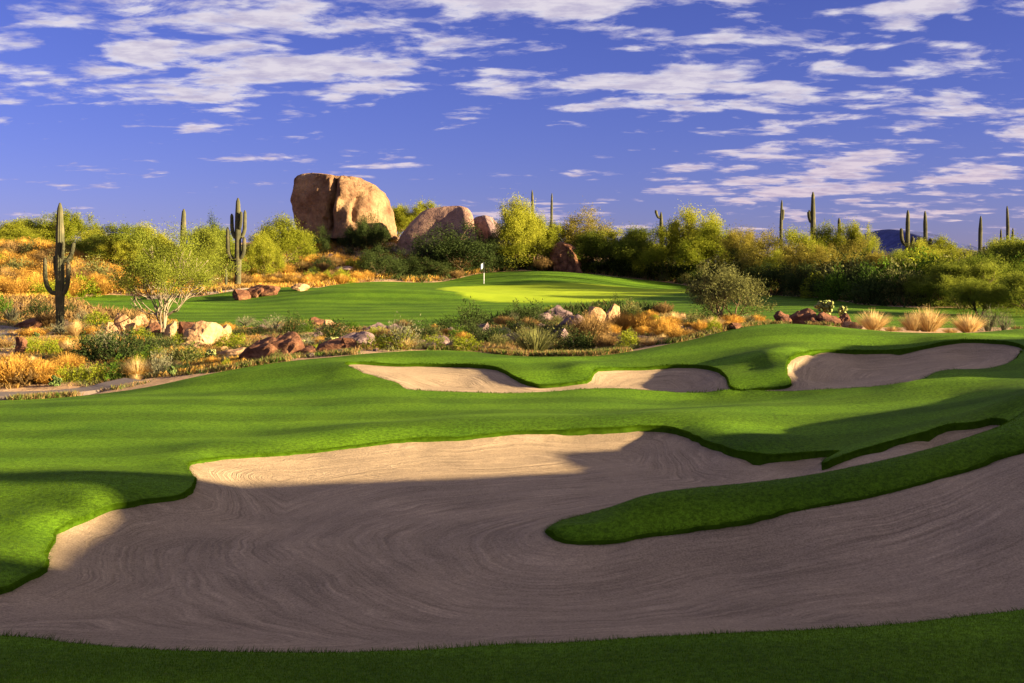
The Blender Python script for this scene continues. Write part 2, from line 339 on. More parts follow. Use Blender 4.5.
def bulge(L, cond, off, up):
    P = np.array([world(p) for p in L]); nx_ = np.roll(P, -1, 0)-np.roll(P, 1, 0); n_ = np.stack([nx_[:, 1], -nx_[:, 0]], -1); n_ /= np.linalg.norm(n_, axis=1)[:, None]
    ar = .5*np.sum(P[:, 0]*np.roll(P[:, 1], -1)-np.roll(P[:, 0], -1)*P[:, 1])
    if ar < 0: n_ = -n_                                  # outward, onto the turf
    return [(P[i, 0]+n_[i, 0]*off, P[i, 1]+n_[i, 1]*off, P[i, 2]+up) for i in range(len(L)) if cond(i, L[i])]
CP += bulge(MAIN, lambda i, p: p[0] < 175 and p[2] > 12.5, .35, .12)
CP += bulge(MAIN, lambda i, p: 540 < p[0] <= 1030 and 15.8 < p[2] < 17.4 and p[1] > 449 and i < 42, .16, .15)
CP += bulge(MAIN, lambda i, p: 210 < p[0] < 760 and p[2] > 21.5, .4, .12)
CP += bulge(B2, lambda i, p: p[2] > 34.3 and 430 < p[0] < 1000, .6, .12)
CP += [(x, 5.5, 1.5) for x in (-6, -3, 0, 3, 6)]+[(x, 2.6, 2.2) for x in (-2.8, -1, 1, 2.8)]
CP = np.array(CP)
def warp(x, y):
    yc = np.clip(y, 2.5, 260); u = np.clip(x/yc, -1.15, 1.15)
    return np.stack([u*5.49, 5.49*np.log(yc)], -1)
def tps_fit(P, z, lam=1e-3):
    D = np.linalg.norm(P[:, None]-P[None], axis=-1); K = D*D*np.log(D+1e-9)
    n = len(P); A = np.zeros((n+3, n+3)); A[:n, :n] = K+np.eye(n)*lam
    A[:n, n] = 1; A[:n, n+1:] = P; A[n, :n] = 1; A[n+1:, :n] = P.T
    return P, np.linalg.solve(A, np.concatenate([z, np.zeros(3)]))
def tps(model, Q):
    P, w = model; out_ = np.empty(len(Q)); n = len(P)
    for i in range(0, len(Q), 8000):
        q = Q[i:i+8000]; D2 = ((q[:, None]-P[None])**2).sum(-1)
        out_[i:i+8000] = (.5*D2*np.log(D2+1e-18))@w[:n]+w[n]+q@w[n+1:]
    return out_
GM = tps_fit(warp(CP[:, 0], CP[:, 1]), CP[:, 2], 4e-3)
def hash2(ix, iy, s): 
    h = np.sin(ix*127.1+iy*311.7+s*74.7)*43758.5453
    return h-np.floor(h)
def vnoise(x, y, s=0):
    ix = np.floor(x); iy = np.floor(y); fx = x-ix; fy = y-iy; fx = fx*fx*(3-2*fx); fy = fy*fy*(3-2*fy)
    a = hash2(ix, iy, s); b = hash2(ix+1, iy, s); c = hash2(ix, iy+1, s); d = hash2(ix+1, iy+1, s)
    return (a+(b-a)*fx)*(1-fy)+(c+(d-c)*fx)*fy-.5
def gz(x, y):
    """height of the turf / desert surface"""
    x = np.atleast_1d(np.asarray(x, float)); y = np.atleast_1d(np.asarray(y, float))
    z = tps(GM, warp(x, y))
    # unseen grassy ridges on the right, added and shaped to shade the bunkers
    zt = np.interp(y, [-20,-14,-10,3,4.8,5.7,8.6,9.6,10.4,11.2,11.9,13.2,14.4,15.7,16.5,17.9,19.5,22], [2.2,6,7,7,6.6,5.8,5.8,6.4,6.9,6.3,5.6,5.2,4.67,4.2,3.87,4.2,3.4,2.2])
    w = np.exp(-.5*((x-20.3)/3.0)**2)*np.clip((y+20)/5, 0, 1)*np.clip((22-y)/2, 0, 1); z = z*(1-w)+np.maximum(zt, z)*w
    zt = np.interp(y, [26,26.9,31,34.2,35.6], [2.0,4.1,4.25,4.1,2.0]); w = np.exp(-.5*((x-23.5)/2.6)**2)*np.clip((y-25.5)/1.5, 0, 1)*np.clip((36-y)/2, 0, 1); z = z*(1-w)+np.maximum(zt, z)*w
    for gx_, gy_, ga, sx_, sy_ in ((-21, 96, .9, 5, 3), (-12, 90, .8, 6, 3), (-27, 84, .6, 5, 3), (9, 124, .3, 7, 4), (28, 80, .5, 3, 6), (-35, 78, .5, 4, 3)):
        z += ga*np.exp(-.5*((x-gx_)/sx_)**2-.5*((y-gy_)/sy_)**2)
    far = np.clip((np.hypot(x, y)-240)/400, 0, 1); z = z*(1-far)+2.0*far
    z += (vnoise(x/3.1, y/3.1, 1)*.05+vnoise(x/1.1, y/1.1, 2)*.02)*np.clip((y-10)/20, 0, 1)
    return z

def catmull(P, step):
    P = np.asarray(P, float); n = len(P); out_ = []
    for i in range(n):
        p0, p1, p2, p3 = P[i-1], P[i], P[(i+1) % n], P[(i+2) % n]
        k = max(2, int(np.linalg.norm(p2-p1)/step)); tt = np.linspace(0, 1, k, endpoint=False)[:, None]
        # centripetal-ish: limit overshoot by scaled tangents
        l = np.linalg.norm(p2-p1); m1_ = (p2-p0)/(np.linalg.norm(p2-p0)+1e-9)*l*.9; m2_ = (p3-p1)/(np.linalg.norm(p3-p1)+1e-9)*l*.9
        out_.append((2*tt**3-3*tt**2+1)*p1+(tt**3-2*tt**2+tt)*m1_+(-2*tt**3+3*tt**2)*p2+(tt**3-tt**2)*m2_)
    return np.concatenate(out_)
def plan(L): return np.array([world(p)[:2] for p in L])
def inside(P, poly):
    x, y = P[:, 0], P[:, 1]; r = np.zeros(len(P), bool); a = poly; b = np.roll(poly, -1, 0)
    for (x1, y1), (x2, y2) in zip(a, b):
        if y1 == y2: continue
        c = ((y1 > y) != (y2 > y)); r ^= c & (x < (x2-x1)*(y-y1)/(y2-y1)+x1)
    return r
def pdist(P, poly, closed=True):
    best = np.full(len(P), 1e9); a = poly if closed else poly[:-1]; b = np.roll(poly, -1, 0) if closed else poly[1:]
    for p, q in zip(a, b):
        d = q-p; tt = np.clip(((P-p)@d)/(d@d+1e-12), 0, 1); best = np.minimum(best, np.linalg.norm(P-(p+tt[:, None]*d), axis=1))
    return best
mainP = catmull(plan(MAIN), .13); b2P = catmull(plan(B2), .28)
def rough(poly, a, s):
    """irregular turf lip"""
    n = np.roll(poly, -1, 0)-np.roll(poly, 1, 0); n = np.stack([n[:, 1], -n[:, 0]], -1); n /= np.linalg.norm(n, axis=1)[:, None]+1e-9
    return poly+n*((vnoise(poly[:, 0]*s, poly[:, 1]*s, 5)+.6*vnoise(poly[:, 0]*s*2.7, poly[:, 1]*s*2.7, 6))*a)[:, None]
mainP = rough(mainP, .07, 3.2); b2P = rough(b2P, .10, 1.6)
# edge between near course and the desert garden, and the green complex
C1edge = [(-900,404,34),(-300,404,34.5),(0,401.5,36),(60,398.5,36.5),(130,393,37),(190,382,38),(250,371.5,38.6),(330,361,39.2),(380,355.5,40.2),(428,352.5,40.9),(477,353.8,40.8),(497,357,40.0),(555,357.4,39.3),(599,360,38.9),(657,351,39.7),(700,343,40.3),(724,336,41),(750,329,42.5),(773,324,43.8),(800,327,43),(833,328.7,42),(870,330,41.6),(916,333.8,41.3),(989,333,41.9),(1023,329,42.5),(1200,329,42.5),(1900,329,42.5)]
C1edge = [(a, b, c+.5) for a, b, c in C1edge]
c1 = np.array([[(a-512)*c/F, c] for a, b, c in C1edge]); k = []
for i in range(len(c1)-1):
    m = max(1, int(np.linalg.norm(c1[i+1]-c1[i])/.5)) if abs(c1[i][0]) < 40 else 3
    k.append(c1[i]+(c1[i+1]-c1[i])*np.linspace(0, 1, m, endpoint=False)[:, None])
c1 = np.concatenate(k+[c1[-1:]]); c1[:, 1] += vnoise(c1[:, 0]*.5, c1[:, 0]*0, 9)*.5
courseP = np.concatenate([c1, [[70, -60], [-70, -60]]])
GREENC = [(50,303,86),(95,311,78),(150,316,74),(200,325,66),(250,328,63.5),(300,321,69),(345,325,65),(375,328,63),(430,329,62),(470,325,65),(520,318,70),(560,313,71),(610,308,73),(660,312,69),(700,316,62),(740,322,54),(850,325,52),(950,325,52),(1100,325,52),(1200,315,58),(1100,308,68),(940,310,69),(860,308,72),(800,301,84),(740,293,102),(700,289,118),(660,285,128),(600,277,131),(540,272.5,132),(480,277,130),(440,284,122),(380,284,118),(330,287,110),(290,294,101),(240,299.5,96),(190,302,94),(140,297,97),(95,297,97),(55,301,90)]
gcP = catmull(plan(GREENC), 1.0); gcP = rough(gcP, .5, .3)
PUTT = [(440,288.5,104),(452,294,95),(465,299,88),(487,302,84.5),(516,303,83),(540,303,83),(590,303,83),(638,299,87),(684,293,96),(695,289.5,106),(660,287.5,113),(600,286.5,115),(500,286.5,114),(455,286.3,112)]
puttP = catmull(plan(PUTT), 1.0)

# ------------------------------------------------------------------ terrain mesh
rows = np.exp(np.arange(math.log(2.8), math.log(262), .0135))
cols = np.concatenate([np.arange(-900, -40, 35), np.arange(-40, 1070, 6.5), np.arange(1080, 1960, 35)])
X = (cols[None]-512)/F*rows[:, None]; Y = np.broadcast_to(rows[:, None], X.shape)
G = np.stack([X.ravel(), Y.ravel()], -1)
rng = np.random.default_rng(3)
ring = []
for r_ in (290, 380, 550, 900, 1600, 3000, 6000):
    a_ = np.linspace(0, 2*math.pi, 48, endpoint=False); ring.append(np.stack([np.cos(a_)*r_, np.sin(a_)*r_], -1))
bx, by = np.meshgrid(np.arange(-240, 241, 4.0), np.arange(-200, 262, 4.0)); B = np.stack([bx.ravel(), by.ravel()], -1)
B = B[(B[:, 1] < 2.0) | (np.abs(B[:, 0])/np.maximum(B[:, 1], .1) > 1.34)]
bx, by = np.meshgrid(np.arange(8, 34, .55), np.arange(-20, 25, .55)); B3 = np.stack([bx.ravel(), by.ravel()], -1)
B3 = B3[(B3[:, 1] < 2.0) | (np.abs(B3[:, 0])/np.maximum(B3[:, 1], .1) > 1.34)]
G = np.concatenate([G, B, B3+.13]+ring)
polys = [mainP, b2P, courseP, gcP]
for q, tol in ((mainP, .035), (b2P, .07), (courseP, .12), (gcP, .25)):
    lo = q.min(0)-1; hi = q.max(0)+1; s_ = np.all((G > lo) & (G < hi), axis=1); idx = np.where(s_)[0]
    dd = pdist(G[idx], q); G = np.delete(G, idx[dd < tol], 0)
allp = list(polys); base = sum(map(len, allp)); edges = []; o_ = 0
for q in allp:
    n = len(q); edges += [(o_+i, o_+(i+1) % n) for i in range(n)]; o_ += n
V2 = np.concatenate(allp+[G])
res = delaunay_2d_cdt([Vector(p) for p in V2], edges, [], 0, 1e-5)
V = np.array([tuple(v) for v in res[0]]); T = np.array([tuple(f) for f in res[2]])
cen = V[T].mean(1)
inM = inside(cen, mainP); in2 = inside(cen, b2P); inC = inside(cen, courseP); inG = inside(cen, gcP)
grassF = (inC | inG) & ~inM & ~in2; desF = ~(inC | inG)
Z = gz(V[:, 0], V[:, 1])
dV = np.clip((V[:, 1]-41)/6, 0, 1)
def submesh(name, mask_, z, m, tris=None):
    tr = T[mask_]; u, inv = np.unique(tr, return_inverse=True); inv = inv.reshape(-1, 3)
    mb = MB(); mb.add(np.column_stack([V[u], z[u]]), inv); me = mb.mesh(name); o = link(name, me, m); return o, u, me
# desert ground gets extra hummocks away from the turf edge
dEdge = np.minimum(pdist(V, courseP), pdist(V, gcP)); 
Zd = Z+(vnoise(V[:, 0]/1.7, V[:, 1]/1.7, 11)*.30+vnoise(V[:, 0]/.7, V[:, 1]/.7, 12)*.10)*np.clip(dEdge/1.5, 0, 1)*(V[:, 1] > 30)
o, u, me = submesh('desert_ground', desF, Zd, M['desert']); tag(o, kind='structure')
go, gu, me = submesh('fairway_grass', grassF, Z, M['grass']); tag(go, kind='structure')
at = me.attributes.new('green', 'FLOAT', 'POINT')
ip = inside(V[gu], puttP); pdv = pdist(V[gu], puttP); sgn = np.where(ip, 1, -1)*pdv
gval = np.clip(sgn/.6+.5, 0, 1); at.data.foreach_set('value', gval.astype(np.float32))

# sand surfaces
def sandbed(name, poly, mask_, ctrl, drop, rake):
    ez = gz(poly[:, 0], poly[:, 1]); dr = drop(poly)
    st = max(1, len(poly)//170); ep = poly[::st]; P = np.concatenate([ep, np.array([c[:2] for c in ctrl])])
    z = np.concatenate([(ez-dr)[::st], [c[2] for c in ctrl]])
    mod = tps_fit(warp(P[:, 0], P[:, 1]), z, 2e-3)
    tr = T[mask_]; u, inv = np.unique(tr, return_inverse=True); inv = inv.reshape(-1, 3)
    # on the rim use exact values so that the bed closes against the lip
    zz = tps(mod, warp(V[u, 0], V[u, 1]))
    zz += vnoise(V[u, 0]*1.1, V[u, 1]*1.1, 21)*.035+vnoise(V[u, 0]*4, V[u, 1]*4, 22)*.012
    zz = np.minimum(zz, gz(V[u, 0], V[u, 1])+ 50)
    mb = MB(); mb.add(np.column_stack([V[u], zz]), inv); me = mb.mesh(name); o = link(name, me, M['sand']); tag(o, kind='structure')
    a = me.attributes.new('rake', 'FLOAT', 'POINT'); a.data.foreach_set('value', rake(V[u]).astype(np.float32))
    return mod
def wpt(px, py, d): return world((px, py, d))
def zpt(px, py, z): d = (H-z)*F/(py-HY); return world((px, py, d))
ctrlM = [zpt(*c) for c in [(100,600,.0),(250,620,0),(400,620,0),(550,610,0),(700,605,.03),(850,600,.12),(100,560,.02),(250,560,-.02),(400,560,-.05),(520,560,-.04),(620,565,0),(720,560,.05),(800,555,.14),(900,540,.36),(960,530,.52),(1024,515,.78),(1024,570,.42),(1024,595,.33),(940,590,.2),
 (130,530,.08),(220,510,.0),(350,520,-.05),(480,520,-.04),(540,500,-.02),(400,490,-.02),(270,480,.06),(350,470,.05),(450,465,.04),(560,470,.02),(640,475,.03),(700,470,.08),(760,468,.14),(800,467,.22),(450,448,.2),(560,446,.2),(640,450,.16),(830,469,.30),(880,458,.48),(930,446,.66),(970,434,.86),(300,461,.12),(80,560,.09),(68,545,.16)]]
def dropM(p):
    # deep shaded lip on the far side and the slot, feathered edge on the near-left
    d = np.full(len(p), .09)
    px = p[:, 0]/p[:, 1]*F+512
    d = np.where((p[:, 1] > 20.3) & (px > 560), .14, d)
    d = np.where((p[:, 1] > 20.3) & (px < 420), .07, d)
    d = np.where((px < 80) & (p[:, 1] > 12), .08, d)
    d = np.where((p[:, 1] > 20.2) & (px > 818) & (px < 1010), .13, d)
    d = np.where((p[:, 1] < 18) & (px > 540), .05, d)
    return d
spine = plan([(575,532,16.4),(640,515,17),(740,503,17.4),(860,480,17.8),(1024,425,19),(1200,400,20)])
def rakeM(v): 
    a = pdist(v, spine, False); b = pdist(v, mainP)
    k = np.clip((1.6-b)/1.2, 0, 1); return a*(1-.55*k)+b*.55*k+vnoise(v[:, 0]*.35, v[:, 1]*.35, 31)*1.0
sandbed('bunker_sand', mainP, inM, ctrlM, dropM, rakeM)
ctrl2 = [zpt(*c) for c in [(400,375,.72),(430,385,.5),(480,385,.45),(520,386,.44),(470,372,.72),(600,378,.66),(600,384,.52),(660,385,.50),(700,386,.52),(660,375,.72),(760,390,.52),(800,380,.8),(810,365,1.02),(850,375,.9),(900,372,1.0),(860,360,1.15),(940,362,1.2),(980,355,1.35),(1000,358,1.38),(900,358,1.2)]]
sandbed('bunker_sand', b2P, in2, ctrl2, lambda p: np.where(p[:, 1] < 33.8, .05, .11), lambda v: pdist(v, b2P)*1.4)
# turf lips: a short cut wall from the turf edge down into the sand
def lip(name, poly, depth, over):
    z = gz(poly[:, 0], poly[:, 1]); n = len(poly)
    nn = np.roll(poly, -1, 0)-np.roll(poly, 1, 0); nn = np.stack([nn[:, 1], -nn[:, 0]], -1); nn /= np.linalg.norm(nn, axis=1)[:, None]+1e-9
    if not inside(poly[:1]+nn[:1]*.02, poly)[0]: nn = -nn
    a = np.column_stack([poly, z]); b = np.column_stack([poly+nn*over, z-.03]); c = np.column_stack([poly+nn*over*.2, z-depth])
    v = np.concatenate([a, b, c]); i = np.arange(n); j = (i+1) % n
    f = np.concatenate([np.stack([i, j, n+j, n+i], -1), np.stack([n+i, n+j, 2*n+j, 2*n+i], -1)])
    mb = MB(); mb.add(v, None, f); o = link(name, mb.mesh(name), M['shaded_thatch']); tag(o, kind='structure'); return nn
nnM = lip('turf_lip', mainP, .45, .035); nn2 = lip('turf_lip', b2P, .4, .05)

# ------------------------------------------------------------------ grass blades (real blades on the nearer turf)
def blades(P, h, w, rng, lean=None, tone=None):
    n = len(P); z = gz(P[:, 0], P[:, 1]); a = rng.uniform(0, 2*math.pi, n); s = np.stack([np.cos(a), np.sin(a), np.zeros(n)], -1)
    hh = h*rng.uniform(.5, 1.35, n); ln = rng.normal(0, .35, (n, 2))*hh[:, None]
    if lean is not None: ln += lean*hh[:, None]
    base_ = np.column_stack([P, z-.004]); ww = (w*rng.uniform(.6, 1.3, n))[:, None]
    tip = base_+np.column_stack([ln, hh])
    v = np.stack([base_-s*ww*.5, base_+s*ww*.5, tip], 1); return v, (rng.uniform(0, 1, n) if tone is None else tone)
rng = np.random.default_rng(11); mb = MB()
def scatter(n, d0, d1, p0, p1):
    d = np.exp(rng.uniform(math.log(d0), math.log(d1), n)); px = rng.uniform(p0, p1, n)
    P = np.stack([(px-512)*d/F, d], -1)
    k = ~inside(P, mainP) & ~inside(P, b2P) & inside(P, courseP); return P[k], d[k]
for n, d0, d1, p0, p1 in ((420000, 6.4, 10.7, -350, 1380), (320000, 10.7, 20, -200, 1250), (70000, 18, 26, -40, 1070)):
    P, d = scatter(n, d0, d1, p0, p1)
    v, tn = blades(P, np.clip(.020*(10/d)**.6, .010, .03), .0032*(d/9)**1.05, rng, tone=None)
    tn = .5+(tn-.5)*np.clip(1.25-d/30, .25, 1)
    mb.add(v, np.arange(len(v)*3).reshape(-1, 3), None, tn)
# long fringe hanging over the lips
for poly, nn, rep, hh, ww in ((mainP, nnM, 110, .075, .006), (b2P, nn2, 90, .11, .016)):
    i = np.repeat(np.arange(len(poly)), rep); f_ = rng.uniform(0, 1, len(i))[:, None]
    amp_ = (.6+vnoise(poly[i, 0]*2.1, poly[i, 1]*2.1, 41)+.8*vnoise(poly[i, 0]*7, poly[i, 1]*7, 42))[:, None]
    P = poly[i]*(1-f_)+poly[(i+1) % len(poly)]*f_+nn[i]*rng.normal(-.01, .035, len(i))[:, None]
    k = (np.abs(P[:, 0]/P[:, 1]) < .75); P = P[k]; n = len(P)
    z = gz(P[:, 0], P[:, 1])-.01; drop_ = rng.uniform(-1.1, .8, n)*hh*np.clip(amp_[k][:, 0], .2, 1.4); out_ = np.abs(rng.normal(.6, .3, n))*hh
    s_ = np.stack([-nn[i][k][:, 1], nn[i][k][:, 0], np.zeros(n)], -1)*(ww*rng.uniform(.6, 1.3, n)/2)[:, None]
    b_ = np.column_stack([P, z]); tip = b_+np.column_stack([nn[i][k]*out_[:, None]+rng.normal(0, .25, (n, 2))*hh, drop_])
    v = np.stack([b_-s_, b_+s_, tip], 1); mb.add(v, np.arange(n*3).reshape(-1, 3), None, rng.uniform(0, .4, n))
gb = link('grass_blades', mb.mesh('grass_blades', False), M['blades']); tag(gb, 'short mown grass blades covering fairway and bunker lips', 'grass', kind='stuff')
# loose sand ripples/pebbles are left to the material

# ------------------------------------------------------------------ placing helpers
def place(px, d): x = (px-512)*d/F; return x, d, float(gz(x, d)[0])
def hit(px, py, d0=42, d1=200):
    d = np.exp(np.linspace(math.log(d0), math.log(d1), 160)); x = (px-512)*d/F
    g = gz(x, d); r = H-(py-HY)*d/F; k = np.where(r <= g+.02)[0]
    i = k[0] if len(k) else int(np.argmin(r-g)); return float(d[i])
def ordinal(i):
    w = ['first','second','third','fourth','fifth','sixth','seventh','eighth','ninth','tenth','eleventh','twelfth','thirteenth','fourteenth','fifteenth','sixteenth','seventeenth','eighteenth','nineteenth','twentieth']
    if i < 20: return w[i]
    tens = {2:'twenty',3:'thirty',4:'forty',5:'fifty',6:'sixty'}[(i+1)//10]
    return tens+'-'+w[i % 10] if (i+1) % 10 else {'twenty':'twentieth','thirty':'thirtieth','forty':'fortieth','fifty':'fiftieth','sixty':'sixtieth'}[tens]
def copy_tree(o):
    c = o.copy(); COL.objects.link(c)
    for ch in o.children:
        d = ch.copy(); COL.objects.link(d); d.parent = c
        for g in ch.children:
            e = g.copy(); COL.objects.link(e); e.parent = d
    return c
used = set()
def inst(proto, loc, scale, rz, label, cat, group):
    o = proto if proto.name not in used else None
    if o is None: o = copy_tree(proto)
    else: used.add(proto.name)
    o.location = loc; o.scale = scale; o.rotation_euler = (0, 0, rz)
    for k_ in ('label', 'category', 'group', 'kind'):
        if k_ in o: del o[k_]
    return tag(o, label, cat, group)

# ------------------------------------------------------------------ plant builders (unit height ~1)
def grow(rng, n_stem=4, levels=4, spread=.55, first=.16, droop=.0, base_r=.02, low=.12, lean_=(.2, .7)):
    segs = []; tips = []
    def rec(p, d, L, r, lv):
        n = 4; pts = [p]; q = p.copy(); dd = d.copy()
        for _ in range(n):
            dd = unit(dd+rng.normal(0, .13, 3)+np.array([0, 0, .05-droop])); q = q+dd*L/n; pts.append(q.copy())
        segs.append((np.array(pts), np.linspace(r, r*.6, n+1), lv)); 
        if lv >= 2: tips.append((pts[2], dd))
        if lv >= levels: tips.append((q, dd)); return
        for i in range(rng.integers(2, 4)+(lv == 0)):
            nd = unit(dd+rng.normal(0, spread, 3)); 
            if nd[2] < -.1: nd[2] = abs(nd[2])
            rec(pts[-1] if i else pts[-1], unit(nd), L*rng.uniform(.68, .95), r*.6, lv+1)
    for s in range(n_stem):
        a = 2*math.pi*s/n_stem+rng.uniform(-.5, .5); lean = rng.uniform(*lean_)
        rec(np.array([math.cos(a)*.02, math.sin(a)*.02, -.03]), unit(np.array([math.cos(a)*lean, math.sin(a)*lean, 1.])), first*rng.uniform(.8, 1.4), base_r, 0)
    return segs, tips
def normalise(allv_sets, w=1.0):
    pass
def tree_proto(kind, seed, leafm, barkm, n_stem=4, per=30, clump=.055, leaf=.022, spread=.55, skirt=0, squash=1.0, up=.4, levels=4, stemmin=.004, first=.16, zmin=0, lean=(.2, .7), base_r=.02):
    rng = np.random.default_rng(seed); segs, tips = grow(rng, n_stem, levels, spread, first=first, lean_=lean, base_r=base_r)
    tp = np.array([p for p, _ in tips]); td = np.array([q for _, q in tips]) 
    hi = tp[:, 2].max(); wx = np.percentile(np.abs(tp[:, :2]), 97)
    sc = np.array([.46/wx, .46/wx, .95/hi])
    root = bpy.data.objects.new(kind, None); COL.objects.link(root)
    tm = MB()
    for pts, r, lv in segs:
        if lv <= 3: tube(tm, pts*sc, np.maximum(r, stemmin), 6 if lv < 2 else 4)
    link('trunk', tm.mesh('trunk'), barkm, root)
    cm = MB(); tp = tp*sc
    c = np.repeat(tp, per, 0); n = len(c); g = rng.normal(0, 1, (n, 3))*clump*np.array([1, 1, .95*squash])
    tt = np.repeat(rng.uniform(0, 1, len(tp)), per)          # each clump of foliage has its own shade of green
    c = c+g*rng.uniform(.35, 1.15, (n, 1))+np.repeat(td*np.array([.5, .5, 1.]), per, 0)*rng.exponential(.028, (n, 1))
    if skirt:
        m = skirt; a = rng.uniform(0, 2*math.pi, m); r = np.sqrt(rng.uniform(0, 1, m))*.44; 
        cc = np.stack([np.cos(a)*r, np.sin(a)*r, rng.uniform(0.0, .55, m)], -1); 
        lump = np.array([mnoise.noise(Vector(q*5)) for q in cc]); cc = cc[lump > -.12]
        c = np.concatenate([c, cc]); tt = np.concatenate([tt, rng.uniform(0, .7, len(cc))])
    c[:, 2] = np.abs(c[:, 2])+.01
    kz = c[:, 2] > zmin+rng.uniform(0, .12, len(c)); c = c[kz]; tt = tt[kz]
    leaves(cm, c, leaf, leaf*.5, rng, up=up, tone=np.clip(tt*.6+rng.uniform(0, .4, len(c)), 0, 1))
    link('crown', cm.mesh('crown', False), leafm, root)
    return root
palos = [tree_proto('palo_verde_tree', 100+i, M['palo'], M['bark'], skirt=5000, per=75, clump=.042+.004*i, leaf=.021) for i in range(4)]
greens = [tree_proto('mesquite_tree', 120+i, M['palo_green'], M['bark'], skirt=8000, per=75, clump=.046, leaf=.021) for i in range(3)]
browns = [tree_proto('mesquite_tree', 140+i, M['palo_brown'], M['bark'], skirt=7000, per=60, clump=.045, leaf=.021) for i in range(2)]
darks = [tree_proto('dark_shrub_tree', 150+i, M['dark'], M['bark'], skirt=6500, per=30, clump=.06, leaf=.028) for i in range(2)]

def dome(name, seed, m, n=1500, leaf=.07, up=.3, h=1.0, r=.5, lumps=.25, ratio=.45, stems=14, sm=None):
    rng = np.random.default_rng(seed); mb = MB()
    u_ = unit(rng.normal(size=(n, 3))); u_[:, 2] = np.abs(u_[:, 2])
    rad = rng.uniform(.35, 1, n)**.45
    lum = np.array([1+lumps*2*mnoise.noise(Vector(q*2.3)+Vector((seed, 0, 0))) for q in u_])
    c = u_*rad[:, None]*lum[:, None]*np.array([r, r, h*.93])
    c[:, 2] += .02
    tt = np.array([mnoise.noise(Vector(q*9)) for q in c])*.9+.5
    leaves(mb, c, leaf, leaf*ratio, rng, up=up, tone=np.clip(tt*.5+rng.uniform(0, .5, n), 0, 1), outward=u_*.9)
    for i in range(stems):
        a = rng.uniform(0, 6.28); e = np.array([math.cos(a)*r*.6, math.sin(a)*r*.6, h*rng.uniform(.4, .8)])
        tube(mb, [np.array([0, 0, -.05]), e*.5+np.array([0, 0, .05]), e], [.02, .014, .006], 4, tone=.1)
    o = link(name, mb.mesh(name, False), m); return o
def fountain(name, seed, m, n=700, h=1.0, spread=.5, w=.014, bend=.35, stiff=1.0, puff=0):
    """tuft of long arching stems fanning out of one base"""
    rng = np.random.default_rng(seed); mb = MB()
    a = rng.uniform(0, 2*math.pi, n); s = np.sqrt(rng.uniform(0, 1, n))*spread; L = h*rng.uniform(.55, 1.05, n)*(1-.25*s/spread)
    d = np.stack([np.cos(a), np.sin(a), np.zeros(n)], -1); pr = np.stack([-np.sin(a+.6), np.cos(a+.6), np.zeros(n)], -1)*w/2
    b0 = d*rng.uniform(0, .08, (n, 1)); K = 4; pts = []
    for k_ in range(K):
        f = k_/(K-1); p = b0+d*(s*(f*(1-bend)+bend*f*f))[:, None]; p[:, 2] = L*(f-(bend*.5*s/spread)*f*f)*stiff; pts.append(p)
    V_ = []; wk = (1, .85, .6, .12)
    for k_, p in enumerate(pts): V_ += [p-pr*wk[k_], p+pr*wk[k_]]
    V_ = np.stack(V_, 1); f4 = []
    for k_ in range(K-1): f4.append(np.arange(n)[:, None]*8+np.array([2*k_, 2*k_+1, 2*k_+3, 2*k_+2]))
    mb.add(V_, None, np.concatenate(f4), None, np.tile(rng.uniform(0, 1, n), K-1))
    if puff:
        q = rng.integers(0, n, puff); f = rng.uniform(.45, 1, (puff, 1)); c = pts[1][q]*(1-f)+pts[3][q]*f+rng.normal(0, .03, (puff, 3)); c[:, 2] = np.abs(c[:, 2])
        leaves(mb, c, .06, .02, rng, up=.9, tone=rng.uniform(.3, 1, puff))
    return link(name, mb.mesh(name, False), m)
def pads(name, seed, n=46, m=None):
    rng = np.random.default_rng(seed); mb = MB(); lvl = [(np.array([rng.normal(0, .08), rng.normal(0, .08), -.05]), np.array([0, 0, 1.])) for _ in range(9)]
    th = np.linspace(0, 2*math.pi, 12, endpoint=False); cnt = 0
    while lvl and cnt < n:
        p, d = lvl.pop(0); cnt += 1
        a = rng.uniform(0, 3.14); nrm = np.array([math.cos(a), math.sin(a), rng.normal(0, .2)]); nrm = unit(nrm); d = unit(d-nrm*(d@nrm)); s_ = np.cross(d, nrm)
        L = rng.uniform(.17, .25); Wd = L*.42; c = p+d*L*.5
        ringv = lambda k_, off: c+np.outer(np.cos(th), s_)*Wd*k_+np.outer(np.sin(th), d)*L*.5*k_+nrm*off
        v = np.concatenate([ringv(.55, .022), ringv(1, 0), ringv(.55, -.022)]); i = np.arange(12); j = (i+1) % 12
        f4 = np.concatenate([np.stack([i, j, 12+j, 12+i], -1), np.stack([12+i, 12+j, 24+j, 24+i], -1)])
        v = np.concatenate([v, [c+nrm*.03, c-nrm*.03]]); f3 = np.concatenate([np.stack([i, j, np.full(12, 36)], -1), np.stack([24+j, 24+i, np.full(12, 37)], -1)])
        tn = rng.uniform(0, 1); mb.add(v, f3, f4, tn, tn)
        for _ in range(rng.integers(1, 4)):
            nd = unit(d+s_*rng.normal(0, .8)+np.array([rng.normal(0, .3), rng.normal(0, .3), .5])); e = p+d*L*.95
            if e[2] < .85: lvl.append((e, nd))
    return link(name, mb.mesh(name), m or M['pad'])
